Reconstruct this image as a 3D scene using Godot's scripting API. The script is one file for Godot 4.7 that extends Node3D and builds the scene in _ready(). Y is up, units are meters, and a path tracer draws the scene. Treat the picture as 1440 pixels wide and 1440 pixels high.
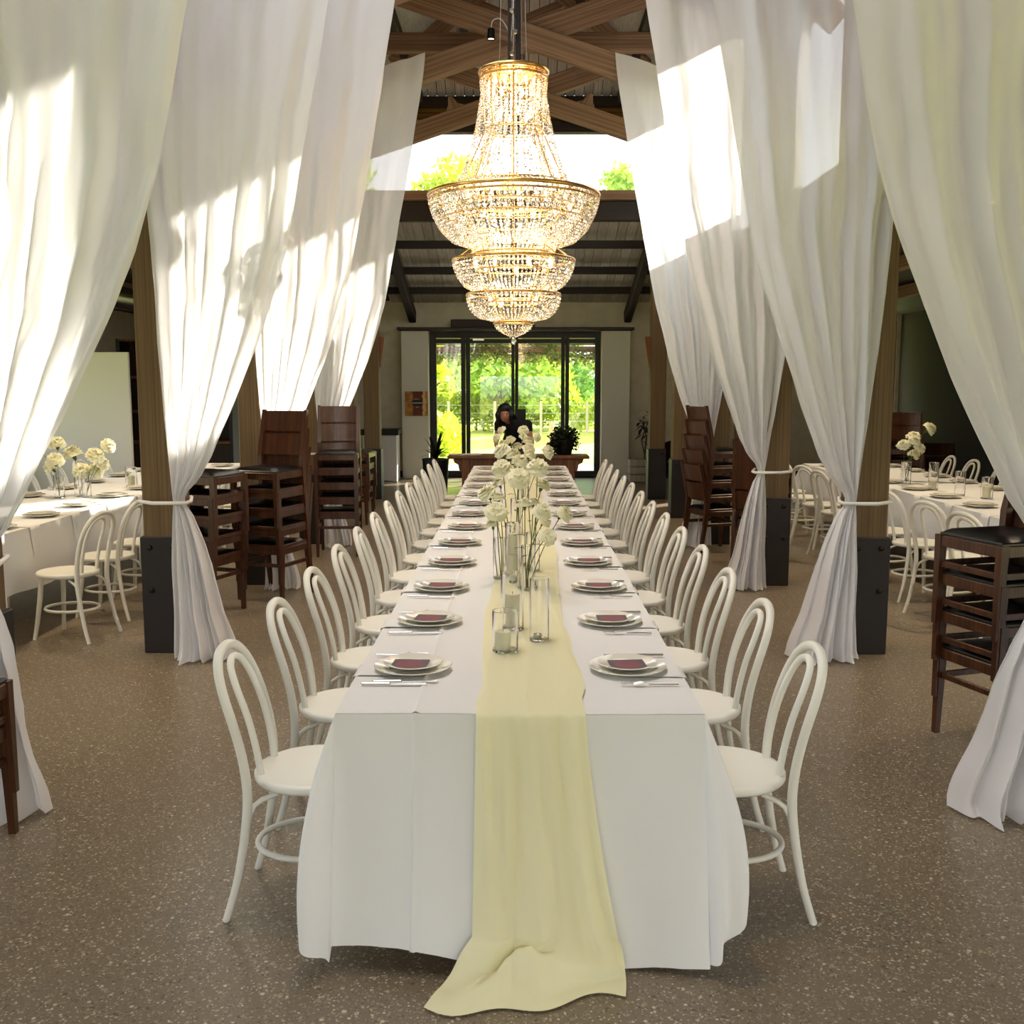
extends Node3D
# A barn-like function hall set for a wedding lunch: long white table, sheer drapes tied to timber posts, crystal chandelier.

const POST_Z := [-4.28, -6.66, -8.95, -11.27, -13.5, -15.7]
const POST_XL := [-2.37, -2.32, -2.31, -2.29, -2.27, -2.25]
const POST_XR := [2.37, 2.25, 2.21, 2.17, 2.12, 2.09]
const TABLE_W := 0.565
const TABLE_N := -3.03
const TABLE_F := -12.6
const TABLE_Y := 0.75
const ORD := ["first", "second", "third", "fourth", "fifth", "sixth", "seventh", "eighth", "ninth", "tenth", "eleventh", "twelfth", "thirteenth", "fourteenth", "fifteenth"]

var M := {}
var used := {}
var rng := RandomNumberGenerator.new()

# ------------------------------------------------------------------ mesh builder
class MB:
	var v := PackedVector3Array()
	var uv := PackedVector2Array()
	var ix := PackedInt32Array()

	func face(a: Vector3, b: Vector3, c: Vector3, d: Vector3) -> void:   # flat quad, corners counter-clockwise from outside
		var n := v.size()
		v.append_array(PackedVector3Array([a, b, c, d]))
		uv.append_array(PackedVector2Array([Vector2(0, 0), Vector2(1, 0), Vector2(1, 1), Vector2(0, 1)]))
		ix.append_array(PackedInt32Array([n, n + 2, n + 1, n, n + 3, n + 2]))

	func tri(a: Vector3, b: Vector3, c: Vector3) -> void:
		var n := v.size()
		v.append_array(PackedVector3Array([a, b, c]))
		uv.append_array(PackedVector2Array([Vector2(0, 0), Vector2(1, 0), Vector2(1, 1)]))
		ix.append_array(PackedInt32Array([n, n + 2, n + 1]))

	func box(c: Vector3, s: Vector3, bevel := 0.0, basis := Basis.IDENTITY) -> void:
		var h := s * 0.5
		var b: float = minf(bevel, minf(h.x, minf(h.y, h.z)) * 0.9)
		if b <= 0.0:
			var p := []
			for k in 8:
				p.append(c + basis * Vector3(h.x * (1 if k & 1 else -1), h.y * (1 if k & 2 else -1), h.z * (1 if k & 4 else -1)))
			for q in [[1, 3, 7, 5], [0, 4, 6, 2], [2, 6, 7, 3], [0, 1, 5, 4], [4, 5, 7, 6], [0, 2, 3, 1]]:
				face(p[q[0]], p[q[1]], p[q[2]], p[q[3]])
			return
		# chamfered: every corner gives one point to each of its three faces
		var P := func(sx: int, sy: int, sz: int, ax: int) -> Vector3:
			var q := Vector3(sx * (h.x - b), sy * (h.y - b), sz * (h.z - b))
			q[ax] = [sx, sy, sz][ax] * h[ax]
			return c + basis * q
		for ax in 3:
			var u := (ax + 1) % 3
			var w := (ax + 2) % 3
			for sg in [-1, 1]:
				var r := []
				for k in [[-1, -1], [1, -1], [1, 1], [-1, 1]]:
					var t := [0, 0, 0]
					t[ax] = sg
					t[u] = k[0] * sg
					t[w] = k[1]
					r.append(P.call(t[0], t[1], t[2], ax))
				face(r[0], r[1], r[2], r[3])
			# edges along ax
			for su in [-1, 1]:
				for sw in [-1, 1]:
					var lo := [0, 0, 0]
					lo[ax] = -1
					lo[u] = su
					lo[w] = sw
					var hi := lo.duplicate()
					hi[ax] = 1
					var a: Vector3 = P.call(lo[0], lo[1], lo[2], u)
					var a2: Vector3 = P.call(hi[0], hi[1], hi[2], u)
					var d: Vector3 = P.call(lo[0], lo[1], lo[2], w)
					var d2: Vector3 = P.call(hi[0], hi[1], hi[2], w)
					if su * sw > 0:
						face(a, d, d2, a2)
					else:
						face(d, a, a2, d2)
		for sx in [-1, 1]:
			for sy in [-1, 1]:
				for sz in [-1, 1]:
					var a: Vector3 = P.call(sx, sy, sz, 0)
					var e: Vector3 = P.call(sx, sy, sz, 1)
					var g: Vector3 = P.call(sx, sy, sz, 2)
					if sx * sy * sz > 0:
						tri(a, e, g)
					else:
						tri(a, g, e)

	func grid(nu: int, nv: int, f: Callable, wrap := false) -> void:   # smooth; outside where (du x dv) points
		var n := v.size()
		for j in nv + 1:
			for i in nu + 1:
				v.append(f.call(float(i) / nu, float(j) / nv))
				uv.append(Vector2(float(i) / nu, float(j) / nv))
		for j in nv:
			for i in nu:
				var a := n + j * (nu + 1) + i
				var b := a + 1
				var a2 := a + nu + 1
				var b2 := a2 + 1
				if wrap and i == nu - 1:
					b = n + j * (nu + 1)
					b2 = n + (j + 1) * (nu + 1)
				ix.append_array(PackedInt32Array([a, b2, b, a, a2, b2]))

	func tube(path: Array, rad, sides := 8, closed := false) -> void:
		var n := path.size()
		var rings := []
		var up := Vector3.ZERO
		for k in n:
			var p: Vector3 = path[k]
			var a: Vector3 = path[(k - 1 + n) % n] if (closed or k > 0) else p
			var b: Vector3 = path[(k + 1) % n] if (closed or k < n - 1) else p
			var t := (b - a).normalized()
			if up == Vector3.ZERO:
				up = Vector3.UP if absf(t.y) < 0.9 else Vector3.RIGHT
			up = (up - t * t.dot(up)).normalized()
			var w := t.cross(up)
			var r: float = rad[k] if rad is Array else rad
			var ring := []
			for s in sides:
				var g := TAU * s / sides
				ring.append(p + (up * cos(g) + w * sin(g)) * r)
			rings.append(ring)
		var base := v.size()
		for k in n:
			for s in sides:
				v.append(rings[k][s])
				uv.append(Vector2(float(s) / sides, float(k)))
		for k in (n if closed else n - 1):
			var k2 := (k + 1) % n
			for s in sides:
				var s2 := (s + 1) % sides
				var a := base + k * sides + s
				var b := base + k * sides + s2
				var c := base + k2 * sides + s2
				var d := base + k2 * sides + s
				ix.append_array(PackedInt32Array([a, c, b, a, d, c]))
		if not closed:
			for e in [0, n - 1]:
				var m := v.size()
				v.append(path[e])
				uv.append(Vector2.ZERO)
				for s in sides:
					v.append(rings[e][s])
					uv.append(Vector2.ZERO)
				for s in sides:
					var s2 := (s + 1) % sides
					if e == 0:
						ix.append_array(PackedInt32Array([m, m + 1 + s, m + 1 + s2]))
					else:
						ix.append_array(PackedInt32Array([m, m + 1 + s2, m + 1 + s]))

	func lathe(prof: Array, sides := 24, at := Vector3.ZERO) -> void:   # profile (r, y), outside to the right when walking up
		var base := v.size()
		for k in prof.size():
			for s in sides:
				var g := TAU * s / sides
				v.append(at + Vector3(prof[k].x * cos(g), prof[k].y, prof[k].x * sin(g)))
				uv.append(Vector2(float(s) / sides, prof[k].y))
		for k in prof.size() - 1:
			for s in sides:
				var s2 := (s + 1) % sides
				var a := base + k * sides + s
				var b := base + k * sides + s2
				var c := base + (k + 1) * sides + s2
				var d := base + (k + 1) * sides + s
				ix.append_array(PackedInt32Array([a, b, c, a, c, d]))

	func mesh() -> ArrayMesh:
		var nn := PackedVector3Array()
		nn.resize(v.size())
		for k in range(0, ix.size(), 3):
			var a := v[ix[k]]
			var g := (v[ix[k + 2]] - a).cross(v[ix[k + 1]] - a)
			nn[ix[k]] += g
			nn[ix[k + 1]] += g
			nn[ix[k + 2]] += g
		for k in nn.size():
			nn[k] = nn[k].normalized() if nn[k].length_squared() > 1e-30 else Vector3.UP
		var arr := []
		arr.resize(Mesh.ARRAY_MAX)
		arr[Mesh.ARRAY_VERTEX] = v
		arr[Mesh.ARRAY_NORMAL] = nn
		arr[Mesh.ARRAY_TEX_UV] = uv
		arr[Mesh.ARRAY_INDEX] = ix
		var m := ArrayMesh.new()
		m.add_surface_from_arrays(Mesh.PRIMITIVE_TRIANGLES, arr)
		return m

# ------------------------------------------------------------------ scene helpers
func numbered(n: String) -> String:
	if not used.has(n):
		used[n] = 0
		return n
	used[n] += 1
	return "%s_%03d" % [n, used[n]]

func part(called: String, mb, mat: Material, parent: Node3D) -> MeshInstance3D:
	var o := MeshInstance3D.new()
	o.name = called
	o.mesh = mb.mesh() if mb is MB else mb
	o.material_override = mat
	parent.add_child(o, true)
	return o

func tag(o: Node3D, label: String, category: String, group := "") -> Node3D:
	o.set_meta("label", label)
	o.set_meta("category", category)
	if group:
		o.set_meta("group", group)
	return o

func thing(called: String, label: String, category: String, at := Vector3.ZERO, turn := 0.0, group := "") -> Node3D:
	var o := Node3D.new()
	o.name = numbered(called)
	add_child(o)
	o.position = at
	o.rotation.y = turn
	return tag(o, label, category, group)

func one(called: String, mb, mat: Material, label: String, category: String, group := "", at := Vector3.ZERO, turn := 0.0) -> MeshInstance3D:
	var o := part(numbered(called), mb, mat, self)
	o.position = at
	o.rotation.y = turn
	tag(o, label, category, group)
	return o

func struct(called: String, mb, mat: Material, label := "", category := "") -> MeshInstance3D:
	var o := part(numbered(called), mb, mat, self)
	o.set_meta("kind", "structure")
	if label:
		tag(o, label, category)
	return o

func copy(src: Node3D, label: String, at: Vector3, turn := 0.0, group := "") -> Node3D:
	var o: Node3D = src.duplicate()
	var base: String = str(src.name)
	if base.length() > 4 and base.substr(base.length() - 3).is_valid_int():
		base = base.substr(0, base.length() - 4)
	o.name = numbered(base)
	add_child(o)
	o.position = at
	o.rotation = Vector3(0, turn, 0)
	o.set_meta("label", label)
	if group:
		o.set_meta("group", group)
	return o

func beam(called: String, a: Vector3, b: Vector3, w: float, d: float, mat: Material, parent: Node3D, bevel := 0.012) -> MeshInstance3D:
	# a timber from a to b: its own Y runs along it, w wide across, d deep
	var mb := MB.new()
	mb.box(Vector3.ZERO, Vector3(w, a.distance_to(b), d), bevel)
	var o := part(called, mb, mat, parent)
	var y := (b - a).normalized()
	var x := Vector3.BACK.cross(y) if absf(y.z) < 0.9 else Vector3.RIGHT
	x = (x - y * x.dot(y)).normalized()
	o.transform = Transform3D(Basis(x, y, x.cross(y)), (a + b) * 0.5)
	return o

func mat(col: Color, rough := 0.6, metal := 0.0) -> StandardMaterial3D:
	var m := StandardMaterial3D.new()
	m.albedo_color = col
	m.roughness = rough
	m.metallic = metal
	m.cull_mode = BaseMaterial3D.CULL_DISABLED
	return m

func noise_tex(seed_: int, size: int, freq: float, lo: Color, hi: Color, stretch := Vector2.ONE, octaves := 4) -> ImageTexture:
	var n := FastNoiseLite.new()
	n.seed = seed_
	n.frequency = freq
	n.fractal_octaves = octaves
	var im := Image.create(size, size, false, Image.FORMAT_RGB8)
	# blend two offsets so that the picture wraps
	for y in size:
		for x in size:
			var fx := float(x) / size
			var fy := float(y) / size
			var c := Vector3(cos(TAU * fx), sin(TAU * fx), 0) * size * stretch.x / TAU
			var t := n.get_noise_3d(c.x, c.y, 0.0 + absf(fy - 0.5) * size * stretch.y)
			im.set_pixel(x, y, lo.lerp(hi, clampf(t * 0.9 + 0.5, 0, 1)))
	return ImageTexture.create_from_image(im)

func wood(seed_: int, lo: Color, hi: Color, rough: float, sc := Vector3(1.6, 0.5, 1.6)) -> StandardMaterial3D:
	var m := mat(Color.WHITE, rough)
	m.albedo_texture = noise_tex(seed_, 256, 0.05, lo, hi, Vector2(1.6, 0.16), 5)
	m.uv1_triplanar = true
	m.uv1_scale = sc
	return m

func terrazzo() -> StandardMaterial3D:
	var s := 1024
	var r := RandomNumberGenerator.new()
	r.seed = 77
	var px := PackedByteArray()
	px.resize(s * s * 3)
	var n := FastNoiseLite.new()
	n.seed = 5
	n.frequency = 0.02
	for k in s * s:
		var g := r.randf_range(-7, 7)
		px[k * 3] = int(126 + g)
		px[k * 3 + 1] = int(112 + g)
		px[k * 3 + 2] = int(92 + g)
	var tones := [[184, 172, 148], [156, 142, 118], [208, 196, 171], [140, 126, 106], [94, 83, 69], [168, 152, 127], [148, 136, 116], [106, 95, 79], [120, 108, 90]]
	for k in 34000:
		var cx := r.randi_range(0, s - 1)
		var cy := r.randi_range(0, s - 1)
		var a := r.randf_range(0.8, 3.4) * (1.35 if r.randf() < 0.12 else 0.8)
		var e := r.randf_range(0.5, 1.0)
		var th := r.randf() * PI
		var ct := cos(th)
		var sn := sin(th)
		var t: Array = tones[r.randi() % tones.size()]
		var R := int(ceil(a))
		for dy in range(-R, R + 1):
			for dx in range(-R, R + 1):
				var u := dx * ct + dy * sn
				var w := (dy * ct - dx * sn) / e
				if u * u + w * w <= a * a:
					var at := (((cy + dy + s) % s) * s + (cx + dx + s) % s) * 3
					px[at] = t[0]
					px[at + 1] = t[1]
					px[at + 2] = t[2]
	var m := mat(Color(0.98, 0.98, 0.98), 0.3)
	m.albedo_texture = ImageTexture.create_from_image(Image.create_from_data(s, s, false, Image.FORMAT_RGB8, px))
	m.uv1_triplanar = true
	m.uv1_world_triplanar = true
	m.uv1_scale = Vector3.ONE / 1.7
	m.roughness = 0.32
	m.metallic_specular = 0.5
	return m

func make_materials() -> void:
	M.floor = terrazzo()
	M.chair = mat(Color(0.93, 0.925, 0.88), 0.38)
	M.cloth = mat(Color(0.93, 0.93, 0.92), 0.9)
	M.cloth.rim_enabled = true
	M.cloth.rim = 0.15
	M.napkin = mat(Color(0.93, 0.93, 0.92), 0.9)
	M.runner = mat(Color(0.97, 0.95, 0.78, 0.93), 0.85)
	M.runner.transparency = BaseMaterial3D.TRANSPARENCY_ALPHA
	M.runner.backlight_enabled = true
	M.runner.backlight = Color(0.45, 0.44, 0.36)
	M.sheer = mat(Color(0.96, 0.96, 0.97, 0.88), 0.85)
	M.sheer.transparency = BaseMaterial3D.TRANSPARENCY_ALPHA
	M.sheer.backlight_enabled = true
	M.sheer.backlight = Color(0.74, 0.74, 0.74)
	M.rope = mat(Color(0.93, 0.92, 0.9), 0.8)
	M.post = wood(3, Color(0.36, 0.28, 0.17), Color(0.47, 0.375, 0.24), 0.7, Vector3(2.6, 0.35, 2.6))
	M.truss = wood(4, Color(0.45, 0.34, 0.25), Color(0.64, 0.51, 0.4), 0.75, Vector3(2.2, 0.35, 2.2))
	M.darkbeam = wood(5, Color(0.1, 0.075, 0.055), Color(0.2, 0.15, 0.11), 0.7)
	M.plank = []
	for k in 4:
		M.plank.append(wood(20 + k, Color(0.72, 0.7, 0.65).darkened(0.05 * k), Color(0.87, 0.85, 0.81).darkened(0.04 * k), 0.8))
	M.steel = mat(Color(0.11, 0.08, 0.07), 0.55)
	M.bolt = mat(Color(0.16, 0.12, 0.1), 0.4, 0.6)
	M.walnut = wood(8, Color(0.19, 0.1, 0.05), Color(0.38, 0.22, 0.12), 0.3, Vector3(3, 0.8, 3))
	M.vinyl = mat(Color(0.05, 0.05, 0.052), 0.32)
	M.cream = mat(Color(0.86, 0.82, 0.71), 0.85)
	M.cream.albedo_texture = noise_tex(41, 128, 0.03, Color(0.94, 0.94, 0.94), Color(1, 1, 1))
	M.cream.uv1_triplanar = true
	M.panel = mat(Color(0.88, 0.87, 0.79), 0.7)
	M.dark = mat(Color(0.2, 0.19, 0.18), 0.8)
	M.frame = mat(Color(0.085, 0.075, 0.068), 0.45)
	M.trim = mat(Color(0.17, 0.09, 0.07), 0.5)
	M.glass = mat(Color(1, 1, 1, 0.03), 0.0)
	M.glass.transparency = BaseMaterial3D.TRANSPARENCY_ALPHA
	M.vase = mat(Color(1, 1, 1, 0.0), 0.0)
	M.vase.refraction_enabled = true
	M.vase.refraction_scale = 0.045
	M.china = mat(Color(0.93, 0.915, 0.86), 0.15)
	M.china.clearcoat_enabled = true
	M.china.clearcoat = 0.4
	M.china.clearcoat_roughness = 0.05
	M.card = mat(Color(0.35, 0.29, 0.33), 0.6)
	M.cardprint = mat(Color(0.5, 0.24, 0.29), 0.6)
	M.silver = mat(Color(0.82, 0.8, 0.77), 0.18, 1.0)
	M.wax = mat(Color(0.94, 0.93, 0.8), 0.55)
	M.wax.subsurf_scatter_enabled = true
	M.wax.subsurf_scatter_strength = 0.3
	M.wick = mat(Color(0.15, 0.13, 0.1), 0.9)
	M.petal = mat(Color(0.95, 0.94, 0.83), 0.7)
	M.petal.backlight_enabled = true
	M.petal.backlight = Color(0.5, 0.5, 0.42)
	M.stem = mat(Color(0.29, 0.36, 0.13), 0.6)
	M.leafdark = mat(Color(0.07, 0.1, 0.045), 0.5)
	M.gold = mat(Color(0.88, 0.72, 0.46), 0.25, 1.0)
	M.black = mat(Color(0.03, 0.03, 0.03), 0.5)
	M.chrome = mat(Color(0.8, 0.8, 0.8), 0.2, 1.0)
	M.crystal = mat(Color(1, 1, 1, 0.0), 0.0)
	M.crystal.refraction_enabled = true
	M.crystal.refraction_scale = 0.06
	M.mirrorbead = mat(Color(0.97, 0.96, 0.95, 0.08), 0.03)
	M.mirrorbead.transparency = BaseMaterial3D.TRANSPARENCY_ALPHA
	M.mirrorbead.metallic_specular = 0.9
	M.amberbead = mat(Color(0.92, 0.74, 0.48), 0.12, 0.9)
	M.bulb = mat(Color(1, 0.9, 0.7), 0.5)
	M.bulb.emission_enabled = true
	M.bulb.emission = Color(1.0, 0.88, 0.68)
	M.bulb.emission_energy_multiplier = 3.0
	M.downlight = mat(Color(1, 0.95, 0.85), 0.5)
	M.downlight.emission_enabled = true
	M.downlight.emission = Color(1.0, 0.86, 0.62)
	M.downlight.emission_energy_multiplier = 10.0
	M.sconce = mat(Color(0.5, 0.3, 0.17), 0.6)
	M.sconce.backlight_enabled = true
	M.sconce.backlight = Color(0.5, 0.28, 0.12)
	M.lawn = mat(Color(0.82, 0.86, 0.36), 1.0)
	M.lawn.albedo_texture = noise_tex(51, 256, 0.06, Color(0.78, 0.8, 0.7), Color(1, 1, 1))
	M.lawn.uv1_triplanar = true
	M.lawn.uv1_scale = Vector3.ONE * 0.2
	M.paving = mat(Color(0.78, 0.76, 0.72), 0.9)
	M.leaf = mat(Color.WHITE, 0.6)
	M.leaf.vertex_color_use_as_albedo = true
	M.leaf.backlight_enabled = true
	M.leaf.backlight = Color(0.95, 0.95, 0.6)
	M.bark = mat(Color(0.3, 0.25, 0.19), 0.9)
	M.fence = mat(Color(0.72, 0.66, 0.55), 0.9)
	M.skin = mat(Color(0.72, 0.5, 0.4), 0.6)
	M.dress = mat(Color(0.022, 0.022, 0.027), 0.85)
	M.hair = mat(Color(0.035, 0.027, 0.025), 0.5)
	M.redwood = wood(9, Color(0.34, 0.2, 0.11), Color(0.52, 0.33, 0.19), 0.5, Vector3(2, 1, 2))
	M.crate = wood(10, Color(0.62, 0.57, 0.48), Color(0.8, 0.76, 0.68), 0.8)
	M.white = mat(Color(0.86, 0.86, 0.83), 0.6)
	M.paper = mat(Color(0.9, 0.9, 0.88), 0.8)

# ------------------------------------------------------------------ structure
func build_shell() -> void:
	var f := MB.new()
	f.box(Vector3(0, -0.15, -8.4), Vector3(14.6, 0.3, 22.4))
	struct("floor", f, M.floor)
	# end wall with the glazed doors: built round the openings
	var w := MB.new()
	var zc := -19.45
	for r in [[-7.3, -1.68, 0.0, 3.6], [-1.68, 1.5, 2.72, 3.6], [1.5, 6.4, 0.0, 3.6], [6.4, 7.0, 0.0, 0.45], [6.4, 7.0, 2.9, 3.6], [7.0, 7.3, 0.0, 3.6]]:
		w.box(Vector3((r[0] + r[1]) / 2, (r[2] + r[3]) / 2, zc), Vector3(r[1] - r[0], r[3] - r[2], 0.25))
	struct("wall_end", w, M.cream)
	w = MB.new()
	for r in [[-19.6, -13.0, 0.0, 3.4], [-13.0, -9.0, 2.5, 3.4], [-13.0, -9.0, 0.0, 0.9], [-9.0, -4.0, 0.0, 3.4], [-4.0, 0.5, 0.0, 0.4], [-4.0, 0.5, 2.8, 3.4], [0.5, 2.8, 0.0, 3.4]]:
		w.box(Vector3(-7.2, (r[2] + r[3]) / 2, (r[0] + r[1]) / 2), Vector3(0.25, r[3] - r[2], r[1] - r[0]))
	struct("wall_left", w, M.cream)
	w = MB.new()
	for r in [[-19.6, -3.8, 0.0, 3.4], [-3.8, 0.8, 0.0, 0.4], [-3.8, 0.8, 2.9, 3.4], [0.8, 2.8, 0.0, 3.4]]:
		w.box(Vector3(7.2, (r[2] + r[3]) / 2, (r[0] + r[1]) / 2), Vector3(0.25, r[3] - r[2], r[1] - r[0]))
	struct("wall_right", w, M.dark)
	for r in [[-7.2, -13.0, -9.0, 0.9, 2.5], [-7.2, -4.0, 0.5, 0.4, 2.8], [7.2, -3.8, 0.8, 0.4, 2.9]]:  # unseen side windows added for daylight, the right one for the nearest curtain
		var pane := MB.new()
		pane.box(Vector3(r[0], (r[3] + r[4]) / 2, (r[1] + r[2]) / 2), Vector3(0.008, r[4] - r[3], r[2] - r[1]))
		struct("window_added_side", pane, M.glass)
	# front end behind the viewer: unseen, its doorway added and sized for daylight
	w = MB.new()
	for r in [[-7.3, -1.6, 0.0, 4.0], [1.6, 7.3, 0.0, 4.0], [-1.6, 1.6, 2.05, 4.0], [-2.6, 2.6, 4.0, 7.2]]:
		w.box(Vector3((r[0] + r[1]) / 2, (r[2] + r[3]) / 2, 2.75), Vector3(r[1] - r[0], r[3] - r[2], 0.25))
	struct("wall_front", w, M.cream)
	# aisle ceilings: from the nave out to the side walls
	for s in [-1, 1]:
		var c := MB.new()
		var a := Vector3(s * 2.58, aisle_y(2.58), 2.9)
		var b := Vector3(s * 7.4, aisle_y(7.4), 2.9)
		var e := Vector3(0, 0, -22.45)
		var t := Vector3(0, 0.15, 0)
		slab(c, a, b, e, t)
		struct("ceiling", c, M.darkbeam)
		# purlins and a duct under it
		for k in 4:
			var x: float = s * (3.2 + k * 1.1)
			var y := aisle_y(x) - 0.09
			var o := beam(numbered("trim"), Vector3(x, y, 2.7), Vector3(x, y, -15.6), 0.12, 0.16, M.truss, self)
			o.set_meta("kind", "structure")
		# nave side wall between aisle ceiling and eave: glazed strip, near right boarding added to keep sun off curtains
		var open0 := -8.3
		var wl := MB.new()
		if s == 1:
			wl.box(Vector3(2.54, 4.2, (2.75 + open0) / 2), Vector3(0.1, 1.7, 2.75 - open0))
		else:
			wl.box(Vector3(-2.54, 4.2, -6.5), Vector3(0.1, 1.7, 18.5))
		wl.box(Vector3(s * 2.54, 3.38, -6.5), Vector3(0.1, 0.16, 18.5))
		struct("wall_clerestory", wl, M.truss)
		if s < 0:
			continue
		var gl := MB.new()
		gl.box(Vector3(s * 2.54, 4.22, (open0 - 15.7) / 2), Vector3(0.006, 1.58, absf(open0 + 15.7)))
		var win := struct("window", gl, M.glass)
		var z := open0
		while z > -15.9:
			var mu := MB.new()
			mu.box(Vector3(s * 2.54, 4.22, z), Vector3(0.06, 1.58, 0.05))
			part("mullion", mu, M.frame, win)
			z -= 2.27
	# main roof: two slopes with purlin and boards, closed over the far end by a sloping hip
	var slope := 0.88
	for s in [-1, 1]:
		var c := MB.new()
		var strip := func(x0: float, x1: float, z0: float, z1: float):
			slab(c, Vector3(s * x0, 7.25 - x0 * slope, z0), Vector3(s * x1, 7.25 - x1 * slope, z0), Vector3(0, 0, z1 - z0), Vector3(0, 0.12, 0))
		if s == 1:
			strip.call(0.0, 2.62, 2.9, -15.9)
		else:
			strip.call(0.0, 2.62, 2.9, -1.2)
			strip.call(0.0, 0.15, -1.2, -8.3)
			strip.call(2.4, 2.62, -1.2, -8.3)
			strip.call(0.0, 2.62, -8.3, -15.9)
		var roof := struct("ceiling", c, M.plank[3])
		if s == -1:  # unseen skylight added to bring top light onto the table
			var sk := MB.new()
			slab(sk, Vector3(-0.15, 7.25 - 0.15 * slope + 0.05, -1.2), Vector3(-2.4, 7.25 - 2.4 * slope + 0.05, -1.2), Vector3(0, 0, -7.1), Vector3(0, 0.008, 0))
			struct("window_added_skylight", sk, M.glass)
		for k in 3:
			var x: float = s * (0.75 + k * 0.7)
			beam("purlin", Vector3(x, 7.13 - absf(x) * slope, 2.7), Vector3(x, 7.13 - absf(x) * slope, -15.4), 0.1, 0.14, M.darkbeam, roof)
	# hip boards (vertical in view)
	var hip := MB.new()
	slab(hip, Vector3(-1.9, 5.98, -15.78), Vector3(1.9, 5.98, -15.78), Vector3(0, 1.3, 1.9), Vector3(0, 0.06, -0.06))
	var hipn := struct("ceiling", hip, M.darkbeam)
	var pw := 0.135
	for k in 28:
		var x := -1.9 + pw * (k + 0.5)
		var b := MB.new()
		var d := rng.randf_range(0.0, 0.008)
		var dir := Vector3(0, 1.3, 1.9)
		slab(b, Vector3(x - pw / 2 + 0.005, 5.95 - d, -15.76), Vector3(x + pw / 2 - 0.005, 5.95 - d, -15.76), dir, Vector3(0, 0.02, 0))
		part("plank", b, M.plank[rng.randi() % 4], hipn)
	# far end of the nave: beams, high glazed opening, and the lower sloping ceiling beyond
	var g := Node3D.new()
	g.name = "trim_gable"
	g.set_meta("kind", "structure")
	add_child(g)
	beam("beam", Vector3(-2.5, 5.86, -15.7), Vector3(2.5, 5.86, -15.7), 0.14, 0.2, M.darkbeam, g)
	beam("beam", Vector3(-2.5, 5.49, -15.66), Vector3(2.5, 5.49, -15.66), 0.16, 0.18, M.darkbeam, g)
	beam("lining_board", Vector3(-2.5, 5.68, -15.75), Vector3(2.5, 5.68, -15.75), 0.3, 0.03, wood(12, Color(0.3, 0.2, 0.05), Color(0.55, 0.42, 0.12), 0.8), g)
	beam("beam", Vector3(-2.5, 4.52, -15.68), Vector3(2.5, 4.52, -15.68), 0.14, 0.2, M.truss, g)
	beam("beam", Vector3(-2.5, 4.3, -15.72), Vector3(2.5, 4.3, -15.72), 0.28, 0.16, M.darkbeam, g)
	var gw := MB.new()
	gw.box(Vector3(0, 5.0, -15.7), Vector3(4.7, 0.9, 0.006))
	struct("window", gw, M.glass)
	# walls closing the aisle ends above the low ceiling
	# lower ceiling beyond the nave
	var lc := MB.new()
	slab(lc, Vector3(-2.62, 4.27, -15.7), Vector3(2.62, 4.27, -15.7), Vector3(0, -1.02, -3.75), Vector3(0, 0.1, 0))
	var low := struct("ceiling", lc, M.darkbeam)
	pw = 0.15
	for k in 32:
		var x := -2.4 + pw * (k + 0.5)
		var b := MB.new()
		slab(b, Vector3(x - pw / 2 + 0.004, 4.235 - rng.randf_range(0, 0.008), -15.72), Vector3(x + pw / 2 - 0.004, 4.235 - rng.randf_range(0, 0.008), -15.72), Vector3(0, -0.985, -3.62), Vector3(0, 0.02, 0))
		part("plank", b, M.plank[rng.randi() % 4], low)
	for z in [-16.45, -17.5, -18.4]:
		var y: float = 4.2 - (-15.7 - z) * 0.272 - 0.08
		beam("purlin", Vector3(-2.6, y, z), Vector3(2.6, y, z), 0.12, 0.1, M.darkbeam, low)
	for s in [-1, 1]:
		beam("rafter", Vector3(s * 2.02, 4.02, -15.85), Vector3(s * 1.99, 2.98, -19.28), 0.13, 0.22, M.darkbeam, low)
	# cheeks between the low ceiling and the aisle ceilings beside it
	for s in [-1, 1]:
		var c := MB.new()
		c.box(Vector3(s * 2.68, 3.78, -17.55), Vector3(0.1, 1.15, 3.7))
		struct("wall_cheek", c, M.cream)

func aisle_y(x: float) -> float:
	return 3.3 - (absf(x) - 2.58) * 0.06

func slab(mb: MB, a: Vector3, b: Vector3, e: Vector3, t: Vector3) -> void:
	# parallelogram a, b swept along e, thickened by t
	var p := [a, b, b + e, a + e, a + t, b + t, b + e + t, a + e + t]
	var out := (b - a).cross(e).dot(t) < 0
	for q in [[0, 1, 2, 3], [7, 6, 5, 4], [0, 4, 5, 1], [1, 5, 6, 2], [2, 6, 7, 3], [3, 7, 4, 0]]:
		if out:
			mb.face(p[q[0]], p[q[1]], p[q[2]], p[q[3]])
		else:
			mb.face(p[q[3]], p[q[2]], p[q[1]], p[q[0]])

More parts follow.
